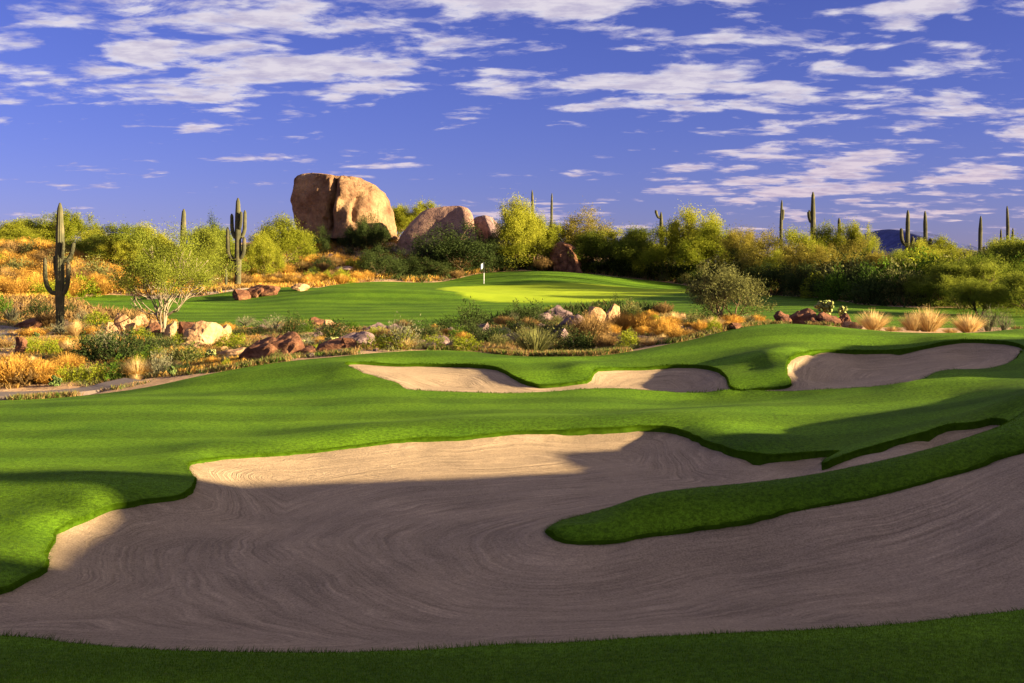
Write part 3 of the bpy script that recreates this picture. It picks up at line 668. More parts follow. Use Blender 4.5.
def rosette(name, seed, m, n=60):
    rng = np.random.default_rng(seed); mb = MB()
    for i in range(n):
        a = rng.uniform(0, 6.28); el = rng.uniform(.25, 1.45); d = np.array([math.cos(a)*math.cos(el), math.sin(a)*math.cos(el), math.sin(el)]); s_ = np.array([-math.sin(a), math.cos(a), 0]); L = rng.uniform(.75, 1.05)
        v = np.array([s_*-.03, s_*.03, d*L*.5+s_*.035, d*L*.5-s_*.035, d*L+np.array([0, 0, -.04])]); mb.add(v, [[3, 2, 4]], [[0, 1, 2, 3]], rng.uniform(0, 1), rng.uniform(0, 1))
    return link(name, mb.mesh(name, False), m)
K = {}
K['gold'] = [fountain('golden_brush', 200+i, M['gold'], 900, spread=.52, w=.02, bend=.2, puff=1500) for i in range(4)]
K['brown'] = [fountain('brown_brush', 210+i, M['brown'], 700, spread=.5, w=.02, bend=.2, puff=1400) for i in range(3)]
K['blond'] = [fountain('bunch_grass', 220+i, M['blond'], 900, spread=.55, w=.012, bend=.25) for i in range(3)]
K['yucca'] = [fountain('desert_spoon', 230, M['olive'], 260, spread=.62, w=.022, bend=.1, puff=300)]
K['ygreen'] = [dome('yellow_green_shrub', 240+i, M['ygreen'], 1700) for i in range(4)]
K['green'] = [dome('green_shrub', 250+i, M['green'], 1700) for i in range(3)]
K['dark'] = [dome('dark_shrub', 260+i, M['dark'], 1700, lumps=.35) for i in range(3)]
K['grey'] = [dome('grey_shrub', 270+i, M['grey'], 1100, leaf=.06, up=.8, ratio=.3, lumps=.3, stems=30) for i in range(3)]
K['olive'] = [dome('olive_shrub', 275+i, M['olive'], 1500, leaf=.07, up=.6, lumps=.35) for i in range(3)]
K['pear'] = [pads('prickly_pear', 380+i, 60) for i in range(3)]
K['pearlit'] = [pads('prickly_pear', 285+i, 80, leafmat('sunlit_cactus_pads', (.14, .17, .05), (.42, .40, .15), .0, .3)) for i in range(2)]  # lit copy of the pads, sun brightness put into the colour
K['agave'] = [rosette('agave', 290+i, M['grey']) for i in range(2)]
NOUN = {'gold': ('golden brush clump', 'bush'), 'brown': ('brown dry brush clump', 'bush'), 'blond': ('blond bunch grass tuft', 'grass tuft'), 'yucca': ('spiky olive desert spoon', 'yucca'), 'ygreen': ('rounded yellow-green shrub', 'shrub'), 'green': ('leafy green shrub', 'shrub'), 'dark': ('dark green shrub', 'shrub'), 'grey': ('pale grey twiggy shrub', 'shrub'), 'olive': ('olive green shrub', 'shrub'), 'pear': ('dark prickly pear clump', 'cactus'), 'pearlit': ('pale sunlit prickly pear', 'cactus'), 'agave': ('grey spiky agave', 'agave')}

def rock_mesh(name, seed, sub=4, box=.55, rough_=.20, cuts=15):
    rng = np.random.default_rng(seed)
    import bmesh
    bm = bmesh.new(); bmesh.ops.create_icosphere(bm, subdivisions=sub, radius=1); v = np.array([x.co[:] for x in bm.verts]); f = np.array([[q.index for q in x.verts] for x in bm.faces]); bm.free()
    for _ in range(cuts):                                    # chiselled faces
        n = unit(rng.normal(size=3)); d = rng.uniform(.5, .85); h = v@n-d; v = v-np.outer(np.maximum(h, 0)*1.0, n)
    k_ = np.array([mnoise.fractal(Vector(q*1.6)+Vector((seed*3.1, 0, 0)), 1.0, 2.1, 5) for q in v]); v = v*(1+rough_*k_)[:, None]*.62
    v[:, 2] += .30
    mb = MB(); mb.add(v, f); return mb.mesh(name, False)
def rockset(m, s0, n): return [link('rock', rock_mesh('rock', s0+i), M[m]) for i in range(n)]
RK = {'tan': rockset('tan_rock', 300, 4), 'red': rockset('red_rock', 310, 3), 'purple': rockset('purple_rock', 320, 4)}
for n_, r_ in RK.items():
    for o in r_: pass

# ------------------------------------------------------------------ saguaros
def saguaro(px, base_py, d, top_py, rad, arms, label, group='saguaro cacti', wob=0.0, stubs=(), seed=1):
    x = (px-512)*d/F; z0 = float(gz(x, d)[0]) if base_py is None else H-(base_py-HY)*d/F; hz = (H+(HY-top_py)*d/F)-z0
    root = bpy.data.objects.new('saguaro', None); COL.objects.link(root); root.location = (x, d, z0-.1); hz += .1
    rng = np.random.default_rng(seed)
    n = 26; tt = np.linspace(0, 1, n); pts = np.column_stack([np.sin(tt*3)*wob*hz, np.zeros(n), tt*hz])
    r = rad*(np.interp(tt, [0, .05, .35, .8, .95, .985, 1], [.95, .98, 1.08, .95, .66, .5, .22]))*(1+.04*np.sin(tt*17+seed))
    ribs = 13
    mb = MB(); tube(mb, pts, r, ribs*4, ribs, .10, tone=.5); o = link('trunk', mb.mesh('trunk'), M['saguaro'], root)
    for (zf, side, out_, top, ar, yy) in arms:           # arm leaves trunk at zf*h, goes sideways out_, rises to top*h
        sx = np.sign(side)*1.0; z1 = zf*hz; ztop = top*hz
        P = [np.array([0, 0, z1]), np.array([sx*out_*.5, yy*.5, z1-.02*hz]), np.array([sx*out_*.88, yy*.9, z1+.035*hz]), np.array([sx*out_, yy, z1+.12*hz*.8]), np.array([sx*out_*1.02, yy, (z1+.1*hz+ztop)/2]), np.array([sx*out_*1.04, yy, ztop])]
        P = np.array(P); tq = np.linspace(0, 5, 26); q = np.column_stack([np.interp(tq, range(6), P[:, k_]) for k_ in range(3)])
        for _ in range(3): q[1:-1] = (q[:-2]+2*q[1:-1]+q[2:])/4
        ra = ar*np.interp(np.linspace(0, 1, 26), [0, .1, .5, .93, .98, 1], [.75, .95, 1, .85, .55, .2])
        mb = MB(); tube(mb, q, ra, ribs*4, ribs, .10, tone=rng.uniform(.3, .7)); link('arm', mb.mesh('arm'), M['saguaro'], root)
    tag(root, label, 'cactus', group); return root
def ss(d): return d/F
d1 = hit(60, 333, 50)
saguaro(60, 333, d1, 203, 3.8*ss(d1), [(.46,-1,8*ss(d1),.60,1.6*ss(d1),.4),(.33,-1,12.5*ss(d1),.585,2.1*ss(d1),-.3),(.33,1,9.5*ss(d1),.56,2.1*ss(d1),-.2),(.575,1,12.5*ss(d1),.70,1.9*ss(d1),.1),(.54,-1,5.5*ss(d1),.62,1.7*ss(d1),.3),(.60,1,5.5*ss(d1),.70,1.4*ss(d1),-.3),(.42,1,6*ss(d1),.52,1.5*ss(d1),.5)], 'tall many-armed saguaro standing in the desert garden at far left', seed=2)
d2 = 105
saguaro(238, 283, d2, 198, 2.9*ss(d2), [(.30,-1,10*ss(d2),.66,2.0*ss(d2),0),(.32,1,6.5*ss(d2),.55,1.9*ss(d2),-.2),(.56,-1,6.5*ss(d2),.82,1.8*ss(d2),.2),(.56,1,6.5*ss(d2),.86,1.8*ss(d2),.1),(.66,1,4*ss(d2),.84,1.6*ss(d2),-.4)], 'candelabra saguaro with raised arms left of the big boulder', seed=3)
thin = [(184,209,122,2.6,'plain armless saguaro column rising behind the trees left of the candelabra saguaro',()),
 (226,268,104,1.2,'short thin saguaro column just left of the candelabra saguaro foot',()),
 (532,190,140,1.4,'short dark saguaro tip poking above the tall tree near the flag',()),
 (552,193,138,1.2,'pale thin saguaro spike left of the brownish tree',()),
 (661,212,135,1.9,'dark saguaro stump with a crossed tip above the centre trees',((.93,-1,5,.975,1.2),)),
 (782,200,112,1.5,'lumpy thin saguaro, leftmost of the right-hand skyline columns',((.78,1,1.2,.88,1.2),)),
 (813,192,112,2.3,'tallest thick saguaro column above the right-hand trees',((.68,-1,4.2,.78,1.7),)),
 (839,218,108,2.0,'short thick saguaro column right of the tallest one',()),
 (908,210,105,2.0,'leaning-armed saguaro directly right of the blue mountain',((.52,-1,6.5,.74,1.7),(.50,1,5,.60,1.6))),
 (925,211,104,1.9,'saguaro with two stub arms right of the blue mountain',((.48,-1,5.5,.62,1.7),(.46,1,5.5,.60,1.8))),
 (981,216,95,1.8,'single leaning saguaro pole among the far right trees',((.45,1,3,.50,1.2),)),
 (1001,229,100,1.2,'shorter thin saguaro pole left of the tallest far right pole',()),
 (1007,206,100,1.5,'tallest thin saguaro pole at the far right skyline',()),
 (1013,228,97,1.3,'short thin saguaro pole, rightmost on the skyline',())]
for i, (px, top, d, r, lab, ar) in enumerate(thin):
    saguaro(px, None, d, top, r*ss(d), [(a, b, c*ss(d), e, g*ss(d), 0) for a, b, c, e, g in ar], lab, 'thin saguaros on the skyline', wob=.006*((i*7) % 5-2), seed=10+i)

# ------------------------------------------------------------------ big rocks
def formation(name, d, prof, depth_f, depth_b, base_py, m, label, corner, seed, amp=.35, res=(120, 70), crack=None, group=None, groove=2):
    """rock built from its side outline: prof rows = (py, left px, right px); faceted plan cross-section with its corner at `corner` (0..1)"""
    cx = (min(p[1] for p in prof)+max(p[2] for p in prof))/2; X0 = (cx-512)*d/F
    pys = np.array([p[0] for p in prof], float); z = H+(HY-pys)*d/F; lf = np.array([(p[1]-cx)*d/F for p in prof]); rt = np.array([(p[2]-cx)*d/F for p in prof])
    o = np.argsort(z); z, lf, rt = z[o], lf[o], rt[o]; z0 = z[0]
    nz, na = res[1], res[0]
    s = np.linspace(0, 1, nz)**.8; zz = z0+(z[-1]-z0)*s
    L = np.interp(zz, z, lf); Rr = np.interp(zz, z, rt)
    # plan: closed loop of angles
    ck = corner
    loop = np.array([(-.97, .15), (-1, -.05), (-.88, -.32), (ck-.3, -.82), (ck, -1), (ck+.25, -.86), (.85, -.35), (1, .0), (.93, .4), (.5, .9), (0, 1), (-.6, .85)])
    lp = catmull(loop, 2/na*2.6); 
    v = []; 
    for k_ in range(nz):
        mid = (L[k_]+Rr[k_])/2; hw = (Rr[k_]-L[k_])/2; shr = min(1, hw/((rt-lf).max()/2))**.6
        yy = np.where(lp[:, 1] < 0, lp[:, 1]*depth_f, lp[:, 1]*depth_b)*shr*(1-.25*s[k_]**3)
        v.append(np.column_stack([mid+lp[:, 0]*hw, yy, np.full(len(lp), zz[k_]-z0)]))
    n = len(lp); v.append(np.array([[(L[-1]+Rr[-1])/2, 0, zz[-1]-z0]])); v = np.concatenate(v)
    i = np.arange(nz-1)[:, None]*n; j = np.arange(n)[None]; j2 = (j+1) % n
    f4 = np.stack([i+j, i+j2, i+n+j2, i+n+j], -1).reshape(-1, 4); k_ = (nz-1)*n; jj = np.arange(n)
    f3 = np.stack([k_+jj, k_+(jj+1) % n, np.full(n, len(v)-1)], -1)
    c = v.mean(0); dr = unit((v-c)*np.array([1, 1, .6]))
    nn = np.array([mnoise.fractal(Vector(q*.22)+Vector((seed, 0, 0)), .9, 2.1, 7) for q in v])
    rd = np.array([abs(mnoise.noise(Vector((q[0]*.55, q[1]*.55, q[2]*.16))+Vector((seed, 5, 0)))) for q in v])
    disp = (nn-nn.mean())*amp-.15-np.clip(.10-rd, 0, 1)*groove*amp
    if crack is not None:
        for cxk, wk, dk, z1, z2 in crack:
            cxw = (cxk-cx)*d/F; g = np.exp(-((v[:, 0]-cxw-(v[:, 2]-4)*.12-np.sin(v[:, 2]*1.3)*.2)/wk)**2)*(v[:, 1] < 0)*np.clip((v[:, 2]-z1)/.6, 0, 1)*np.clip((z2-v[:, 2])/.8, 0, 1); disp -= dk*g
    v = v+dr*disp[:, None]
    mb = MB(); mb.add(v, f3, f4); ob = link(name, mb.mesh(name), M[m]); ob.location = (X0, d, z0); tag(ob, label, 'boulder', group); return ob
formation('boulder', 150, [(172.6,308,316),(174,300,326),(176.5,296,362),(179,293.7,366),(182,293,370),(186,292,377),(193,291,386),(202,291,389),(207,292,391),(213,292.5,394),(220,293.5,396),(228,295,398),(240,296,399)], 6.2, 5, 240, 'granite', 'huge tan granite boulder with a split face on the hill', .15, 17, .42, crack=[(337, .38, 2.2, 0, 9.8), (350, .9, .8, 1.5, 6), (331, .3, 1.0, 0, 3.0), (362, .4, 1.0, 1.5, 6.5)], groove=4, res=(190, 100))
formation('boulder', 143, [(206,441,462),(208,428,468),(211,422,471),(216,416,473),(222,410,474),(229,404,475),(236,399,476),(244,396,477),(256,394,478)], 5, 4, 256, 'pink_rock', 'low sloping pinkish boulder behind the dark green tree', .80, 23, .16, groove=0)
formation('boulder', 146, [(215,479,488),(217,474,492),(221,471,496),(228,469,501),(236,468,506),(250,468,508)], 4, 3.5, 250, 'purple_rock', 'brown shadowed boulder between dome boulder and tall tree', .3, 11, .35)  # darker rock material puts its shade into the colour
formation('boulder', 132.5, [(244,558,563),(246,556,570),(249,553,576),(253,551,579),(259,548,580),(266,549,581),(274,546,583),(284,545,584)], 3.4, 2.5, 280, 'red_rock', 'dark upright boulder with one sunlit edge behind the green', .78, 19, 1.0, groove=3, res=(120,60))  # shaded mass painted by the dark rock colour
def rk(px, py, w, h, m, label, dep=None, d=None, cat='rock', group=None, rz=0):
    d = d or hit(px, py); x, y, z = place(px, d); pr = RK[m]; o = pr[int(abs(px*7+py)) % len(pr)]
    wm = w*d/F; hm = h*d/F
    return inst(o, (x, y+wm*.3, z-.05*hm), (wm*1.2, (dep or wm), hm*1.15), rz+px*.37 % 1.0-.5, label, cat, group)

# ------------------------------------------------------------------ far tree band
TREES = [ # px, top py, distance, width px, kind
 (-32,224,122,60,'p'),(20,230,121,44,'p'),(88,234,113,46,'g'),(112,238,108,40,'p'),(-10,236,119,40,'g'),(1000,238,80,50,'p'),(958,248,84,50,'p'),(6,220,124,58,'p'),(36,215,130,52,'g'),(66,210,126,46,'p'),(96,229,118,46,'p'),(122,224,110,54,'g'),(150,224,112,50,'p'),(186,228,108,46,'g'),(212,226,114,44,'g'),(262,232,120,34,'p'),(279,215,128,48,'p'),
 (397,205,165,30,'p'),(415,201,162,38,'p'),(519,197,134,46,'p'),(540,212,138,36,'p'),(525,230,136,50,'p'),(577,208,141,50,'b'),(604,230,134,48,'g'),(622,228,137,46,'p'),(644,226,133,44,'g'),(687,209,131,52,'p'),(664,226,130,44,'p'),(716,224,124,52,'p'),(744,228,108,40,'b'),
 (770,229,101,50,'b'),(798,229,96,48,'p'),(824,224,103,42,'p'),(852,221,101,32,'p'),(838,238,88,50,'b'),(812,243,84,44,'b'),(866,253,82,44,'b'),(893,254,86,38,'b'),(915,240,98,34,'p'),(940,236,103,40,'p'),(908,250,80,44,'g'),(932,262,70,46,'g'),(962,262,68,50,'g'),(990,252,70,50,'g'),(1016,240,73,54,'g'),(1050,236,72,60,'g'),(980,278,62,44,'g'),(1030,268,60,54,'g'),(735,248,108,48,'d'),(780,256,90,50,'d'),(690,252,130,56,'d'),(642,255,134,50,'d'),(606,254,135,48,'d'),(508,252,135,42,'d'),(850,262,78,54,'d'),(885,268,74,44,'d'),(815,262,82,46,'d')]
DARKT = [(492,226,133,30),(460,221,131,76),(402,249,128,40),(382,244,124,40),(428,257,128,40),(374,212,142,30),(356,216,143,26),(318,226,142,24),(218,213,125,28)]
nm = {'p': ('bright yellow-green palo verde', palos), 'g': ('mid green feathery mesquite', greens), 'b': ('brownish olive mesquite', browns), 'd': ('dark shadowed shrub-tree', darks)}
def zone(px): return 'behind the left garden' if px < 290 else 'by the big boulder' if px < 490 else 'behind the putting green' if px < 700 else 'along the right-hand skyline'
cnt = {}
for i, (px, top, d, w, k_) in enumerate(sorted(TREES)):
    x, y, z = place(px, d); h = H+(HY-top)*d/F-z; c = cnt.setdefault((k_, zone(px)), [0]); pr = nm[k_][1]
    lab = f"{nm[k_][0]} tree, {ordinal(c[0])} from left of its kind {zone(px)}"; c[0] += 1
    rs = random.Random(i); wm = w*d/F*1.35
    inst(pr[i % len(pr)], (x, y, z-.05), (wm, wm, h*1.0), rs.uniform(0, 6.28), lab, 'tree', 'trees '+zone(px))
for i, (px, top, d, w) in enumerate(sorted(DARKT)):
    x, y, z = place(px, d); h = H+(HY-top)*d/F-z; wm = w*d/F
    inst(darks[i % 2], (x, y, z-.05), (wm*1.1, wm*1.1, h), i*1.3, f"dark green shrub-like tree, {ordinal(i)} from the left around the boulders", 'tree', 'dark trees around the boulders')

# medium tree by the green, and the pale multi-stemmed one in the garden
def single(kind, seed, leafm, barkm, px, base, top, w, d, label, cat='tree', **kw):
    x, y, z = place(px, d); h = H+(HY-top)*d/F-z; wm = w*d/F
    r = tree_proto(kind, seed, leafm, barkm, **kw); r.location = (x, y, z-.05); r.scale = (wm, wm, h); tag(r, label, cat); return r
single('desert_tree', 401, M['olive'], M['bark'], 728, 328, 261, 84, 50, 'spreading grey-green tree with a leaning trunk right of the green', n_stem=3, per=40, clump=.045, leaf=.026, spread=.6, skirt=1400, levels=4, up=.9)
single('palo_verde_tree', 405, M['palo_green'], M['pale_bark'], 163, 335, 224, 100, 62, 'airy palo verde with pale bare stems over the tan rocks', n_stem=7, per=36, clump=.05, leaf=.015, spread=.36, levels=4, up=.5, stemmin=.0035, base_r=.012, first=.36, zmin=.34, lean=(.06, .26))

# ------------------------------------------------------------------ golden and brown brush on the banks
rs = np.random.default_rng(77)
def brush_field(n, region, kinds, hr, name, group, mind=.9):
    pts = []; tries = 0
    while len(pts) < n and tries < 6000:
        tries += 1; px = rs.uniform(region[0], region[1]); d = rs.uniform(region[2], region[3]); x = (px-512)*d/F
        if inside(np.array([[x, d]]), gcP)[0] or any((x-a)**2+(d-b)**2 < mind**2 for a, b, _ in pts): continue
        pts.append((x, d, px))
    nk = {}
    for x, d, px in sorted(pts):
        k_ = kinds[rs.integers(len(kinds))]; z = float(gz(x, d)[0]); h = rs.uniform(*hr); w = h*rs.uniform(1.2, 1.7); j = nk.get(k_, 0); nk[k_] = j+1
        inst(K[k_][rs.integers(len(K[k_]))], (x, d, z-.08), (w, w, h), rs.uniform(0, 6.28), f"{NOUN[k_][0]}, {ordinal(j)} from left {name}", NOUN[k_][1], group)
brush_field(80, (-25, 106, 90, 121), ['gold', 'gold', 'gold', 'gold', 'brown', 'olive', 'ygreen'], (1.4, 2.4), 'on the far left bank', 'brush on the far left bank', 1.5)
brush_field(16, (100, 215, 98, 110), ['brown', 'gold', 'brown', 'dark'], (.9, 1.5), 'under the trees beside the far fairway', 'brush beside the far fairway', 1.4)
brush_field(50, (212, 372, 112, 144), ['gold', 'gold', 'gold', 'brown', 'brown', 'ygreen', 'dark'], (1.0, 1.9), 'on the slope below the big boulder', 'brush on the boulder slope', 1.7)
brush_field(20, (250, 360, 111, 118), ['gold'], (1.0, 1.5), 'in the front row below the big boulder', 'front row of golden brush below the boulder', 1.1)
brush_field(14, (372, 470, 126, 142), ['brown', 'dark', 'ygreen', 'olive'], (1.2, 2.2), 'between the boulders', 'brush between the boulders', 2.0)
brush_field(40, (470, 760, 118, 142), ['dark', 'brown', 'dark', 'olive'], (1.2, 2.4), 'in the shade behind the green', 'brush behind the green', 2.0)
brush_field(46, (770, 1060, 70, 84), ['ygreen', 'olive', 'green', 'olive', 'dark'], (1.6, 3.4), 'under the right-hand trees', 'brush under the right-hand trees', 1.6)

# ------------------------------------------------------------------ desert garden: explicit plants (px, base py, height px, width px, kind)
GARDEN = [(38,318,15,26,'dark'),(12,323,16,18,'agave'),(0,318,20,22,'green'),(70,316,10,13,'dark'),(97,326,14,26,'ygreen'),(82,323,12,14,'grey'),(32,338,10,26,'gold'),(33,353,15,17,'ygreen'),(51,357,17,18,'ygreen'),(39,362,8,20,'grey'),(68,353,14,18,'blond'),(77,337,17,20,'blond'),(48,329,16,22,'brown'),(60,336,12,22,'grey'),(67,371,17,30,'gold'),
 (92,364,28,34,'dark'),(108,356,24,30,'grey'),(120,362,28,38,'dark'),(140,359,24,32,'dark'),(154,356,18,24,'dark'),(100,346,16,22,'grey'),(116,381,20,22,'green'),(145,367,16,16,'green'),(137,386,22,26,'blond'),(137,387,14,20,'gold'),(160,383,25,24,'grey'),(183,365,20,38,'olive'),(141,341,12,22,'ygreen'),(178,347,13,15,'ygreen'),
 (12,386,30,48,'gold'),(42,384,24,34,'gold'),(24,392,20,40,'brown'),(52,395,14,28,'gold'),(65,387,18,19,'ygreen'),(81,384,17,17,'ygreen'),(99,389,18,20,'ygreen'),(180,380,10,26,'dark'),(5,350,10,14,'brown'),
 (232,348,14,28,'ygreen'),(190,363,16,24,'green'),(210,361,14,20,'pearlit'),(275,331,14,34,'grey'),(293,336,19,20,'dark'),(306,334,13,16,'green'),(333,339,16,32,'dark'),(352,331,10,14,'green'),(306,348,11,18,'pearlit'),(325,348,9,16,'grey'),(317,352,8,14,'ygreen'),(375,353,14,22,'ygreen'),(258,337,10,18,'dark'),(246,326,10,22,'grey'),(240,354,9,20,'dark'),
 (402,349,28,38,'grey'),(398,352,18,30,'ygreen'),(406,353,13,26,'blond'),(425,342,12,20,'dark'),(446,332,11,18,'dark'),(447,346,10,22,'olive'),(470,331,18,24,'dark'),(465,352,14,32,'ygreen'),(472,341,12,16,'dark'),(504,326,10,20,'brown'),(516,323,12,18,'dark'),(532,326,15,22,'dark'),(535,355,29,44,'yucca'),(490,345,14,22,'dark'),(550,320,12,18,'ygreen'),(498,355,6,24,'gold'),(552,346,14,20,'dark'),(458,340,10,16,'green'),(387,340,12,20,'brown'),(424,352,8,18,'olive'),(548,334,12,20,'olive'),(515,333,10,18,'dark'),(483,325,9,16,'dark'),
 (590,346,32,38,'brown'),(575,351,14,24,'dark'),(606,350,16,22,'brown'),(616,311,12,14,'dark'),(632,319,16,20,'olive'),(622,332,20,20,'gold'),(641,333,21,24,'gold'),(663,315,13,18,'brown'),(664,338,21,26,'gold'),(629,351,18,20,'ygreen'),(652,351,10,24,'blond'),(680,346,12,24,'gold'),(700,333,13,15,'gold'),(714,334,14,16,'ygreen'),(690,340,10,18,'brown'),(650,320,10,14,'gold'),(672,326,10,18,'gold'),(565,352,8,20,'dark'),(610,338,14,18,'gold'),(570,336,12,18,'olive'),(637,345,9,18,'brown'),(694,325,12,18,'olive'),(745,325,12,22,'grey'),(712,323,14,24,'dark')]
RIGHT = [(825,313,16,22,'pearlit',46),(842,314,11,16,'pearlit',46),(873,331,21,30,'blond',43.5),(913,334,21,24,'blond',43.5),(928,336,26,32,'blond',43.5),(968,335,20,30,'blond',43.6),(988,334,24,20,'grey',44.2),(1004,333,20,18,'grey',45),(893,332,8,16,'blond',43.4),(950,335,7,14,'blond',43.4)]
def gzone(px): return 'around the big saguaro' if px < 110 else 'by the tan rocks' if px < 235 else 'by the dark red rocks' if px < 390 else 'in the rocky bed below the green' if px < 560 else 'left of the grey-green tree' if px < 760 else 'on the right-hand crest'
GARDEN = [(a, b, int(c*1.35), int(d*1.15), k_) if k_ in ('dark', 'green') and 375 < a < 600 else (a, b, c, d, k_) for a, b, c, d, k_ in GARDEN]
cnt = {}
for i, g in enumerate(sorted(GARDEN)+sorted(RIGHT)):
    px, py, h, w, k_ = g[:5]; d = g[5] if len(g) > 5 else hit(px, py); x, y, z = place(px, d); s_ = d/F; j = cnt.get((k_, gzone(px)), 0); cnt[(k_, gzone(px))] = j+1
    if len(g) > 5: z = max(z, H-(py-HY)*d/F-.02)
    inst(K[k_][i % len(K[k_])], (x, y, z-.05), (w*s_*1.25, w*s_*1.25, h*s_*1.25), i*2.1, f"{NOUN[k_][0]}, {ordinal(j)} from left {gzone(px)}", NOUN[k_][1], 'plants '+gzone(px))
brush_field2 = [(34,(0,230,40,62),['gold','gold','brown','ygreen','dark','blond','pear'],'low among the left garden beds','low plants of the left garden'),
 (34,(230,470,41,62),['brown','dark','olive','ygreen','pearlit','grey','gold'],'low around the dark red rocks','low plants around the dark red rocks'),
 (34,(470,600,44,66),['dark','olive','brown','grey','dark'],'low in the rocky bed','low plants of the rocky bed'),
 (26,(600,770,43,64),['gold','gold','brown','ygreen','dark','blond'],'low beside the grey-green tree','low plants of the sandy slope')]
for n_, reg, kk, nm_, gr_ in brush_field2:
    sub = []
    for _ in range(4000):
        if len(sub) >= n_: break
        px = rs.uniform(*reg[:2]); d = rs.uniform(*reg[2:]); x = (px-512)*d/F; q = np.array([[x, d]])
        if inside(q, courseP)[0] or inside(q, gcP)[0] or pdist(q, courseP)[0] < .5 or pdist(q, gcP)[0] < .5 or any((x-a)**2+(d-b)**2 < 1.3 for a, b, _ in sub): continue
        sub.append((x, d, px))
    nk = {}
    for x, d, px in sorted(sub):
        k_ = kk[rs.integers(len(kk))]; j = nk.get(k_, 0); nk[k_] = j+1; h = rs.uniform(.35, .75); w = h*rs.uniform(1.2, 1.8)
        inst(K[k_][rs.integers(len(K[k_]))], (x, d, float(gz(x, d)[0])-.03), (w, w, h), rs.uniform(0, 6.28), f"small {NOUN[k_][0]}, {ordinal(j)} from left, {nm_}", NOUN[k_][1], gr_)
# low dry ground cover between the plants
rs = np.random.default_rng(91)
for nm_, mt, reg, n_, thr, hh in (('dry_ground_cover', 'brown', (-60, 790, 41, 72), 18000, -.02, .16), ('green_ground_cover', 'olive', (-60, 790, 41, 72), 24000, -.1, .15), ('dry_ground_cover', 'gold', (-60, 260, 41, 72), 7000, .05, .17), ('dry_ground_cover', 'brown', (-60, 1100, 70, 150), 32000, -.2, .4), ('dry_ground_cover', 'gold', (-60, 480, 84, 150), 26000, -.05, .45), ('dark_ground_cover', 'dark', (380, 1100, 66, 140), 26000, -.25, .5)):
    px = rs.uniform(reg[0], reg[1], n_); d = np.exp(rs.uniform(math.log(reg[2]), math.log(reg[3]), n_)); P = np.stack([(px-512)*d/F, d], -1)
    k_ = ~inside(P, courseP) & ~inside(P, gcP) & (vnoise(P[:, 0]*.55, P[:, 1]*.55, 60+len(nm_)+len(mt))+.4*vnoise(P[:, 0]*2, P[:, 1]*2, 61) > thr) & (pdist(P, courseP) > .08) & (pdist(P, gcP) > .3)
    P = P[k_]; P = np.repeat(P, 6, 0)+rs.normal(0, hh*.4, (len(P)*6, 2)); z = gz(P[:, 0], P[:, 1])
    c = np.column_stack([P, z+rs.uniform(0, hh, len(P))]); mb = MB(); leaves(mb, c, hh*1.2, hh*.24, rs, up=1.3)
    o = link(nm_, mb.mesh(nm_, False), M[mt]); tag(o, f"{'low dry scrub' if nm_[0] == 'd' and nm_[1] == 'r' else 'low green scrub' if nm_[0] == 'g' else 'dark low scrub'} spread over the desert ground", 'ground cover', kind='stuff')
for mt, n_ in (('olive', 3500), ('brown', 4500), ('green', 2000)):
    i_ = rs.integers(0, len(c1)-1, n_*4); q = c1[i_]+(c1[i_+1]-c1[i_])*rs.uniform(0, 1, (len(i_), 1)); q[:, 1] += .03+rs.exponential(.45, len(q)); q = q[(np.abs(q[:, 0]) < 30)][:n_]
    q = q[vnoise(q[:, 0]*.8, q[:, 1]*.8, 70+len(mt)) > .03]; q = np.repeat(q, 6, 0)+rs.normal(0, .05, (len(q)*6, 2)); c = np.column_stack([q, gz(q[:, 0], q[:, 1])+rs.uniform(0, .14, len(q))])
    mb = MB(); leaves(mb, c, .17, .03, rs, up=1.5); o = link('rough_grass_edge', mb.mesh('rough_grass_edge', False), M[mt]); tag(o, 'unmown rough grass along the edge between turf and desert', 'rough grass', kind='stuff')
# rocks of the garden
ROCKS = [(25,330,22,12,'red'),(19,356,11,21,'red'),(123,331,17,21,'tan'),(110,335,13,14,'tan'),(137,328,12,12,'tan'),(142,327,12,14,'tan'),(155,331,12,14,'tan'),(168,338,12,19,'tan'),(151,336,13,14,'red'),(180,336,15,11,'tan'),(188,337,22,17,'red'),(203,346,30,25,'tan'),(190,349,15,9,'tan'),(217,343,18,20,'tan'),(228,358,28,11,'tan'),
 (257,362,34,26,'red'),(279,361,34,28,'red'),(300,361,26,11,'red'),(317,327,14,10,'red'),(329,330,17,11,'tan'),(331,357,28,16,'red'),(348,357,15,16,'red'),(361,348,28,20,'purple'),(340,345,14,9,'purple'),(440,347,22,14,'purple'),(484,334,16,14,'purple'),(510,344,24,14,'purple'),(452,352,10,8,'purple'),(505,336,14,10,'purple'),(496,338,12,9,'purple'),(478,350,12,8,'purple'),
 (560,320,22,14,'purple'),(576,331,18,20,'purple'),(541,322,20,10,'purple'),(599,327,18,24,'tan'),(613,328,18,24,'tan'),(560,342,22,16,'purple'),(545,350,14,9,'purple'),(600,356,10,6,'tan'),(650,354,14,7,'tan'),(636,354,12,6,'tan'),(622,349,12,8,'tan'),(690,333,12,6,'tan'),(685,343,12,5,'tan'),(662,345,12,6,'tan'),(565,330,16,12,'purple'),(525,335,16,10,'purple'),(431,350,12,8,'purple'),(386,353,13,8,'purple'),(460,330,10,7,'purple'),(380,332,22,9,'purple'),(396,332,16,8,'purple'),
 (240,300,16,12,'red'),(252,298,20,14,'red'),(268,296,18,12,'red'),(300,291,14,8,'tan'),(330,263,10,10,'tan'),(345,272,18,7,'purple'),(395,255,14,9,'purple'),(735,330,12,7,'red'),(718,334,14,6,'tan')]
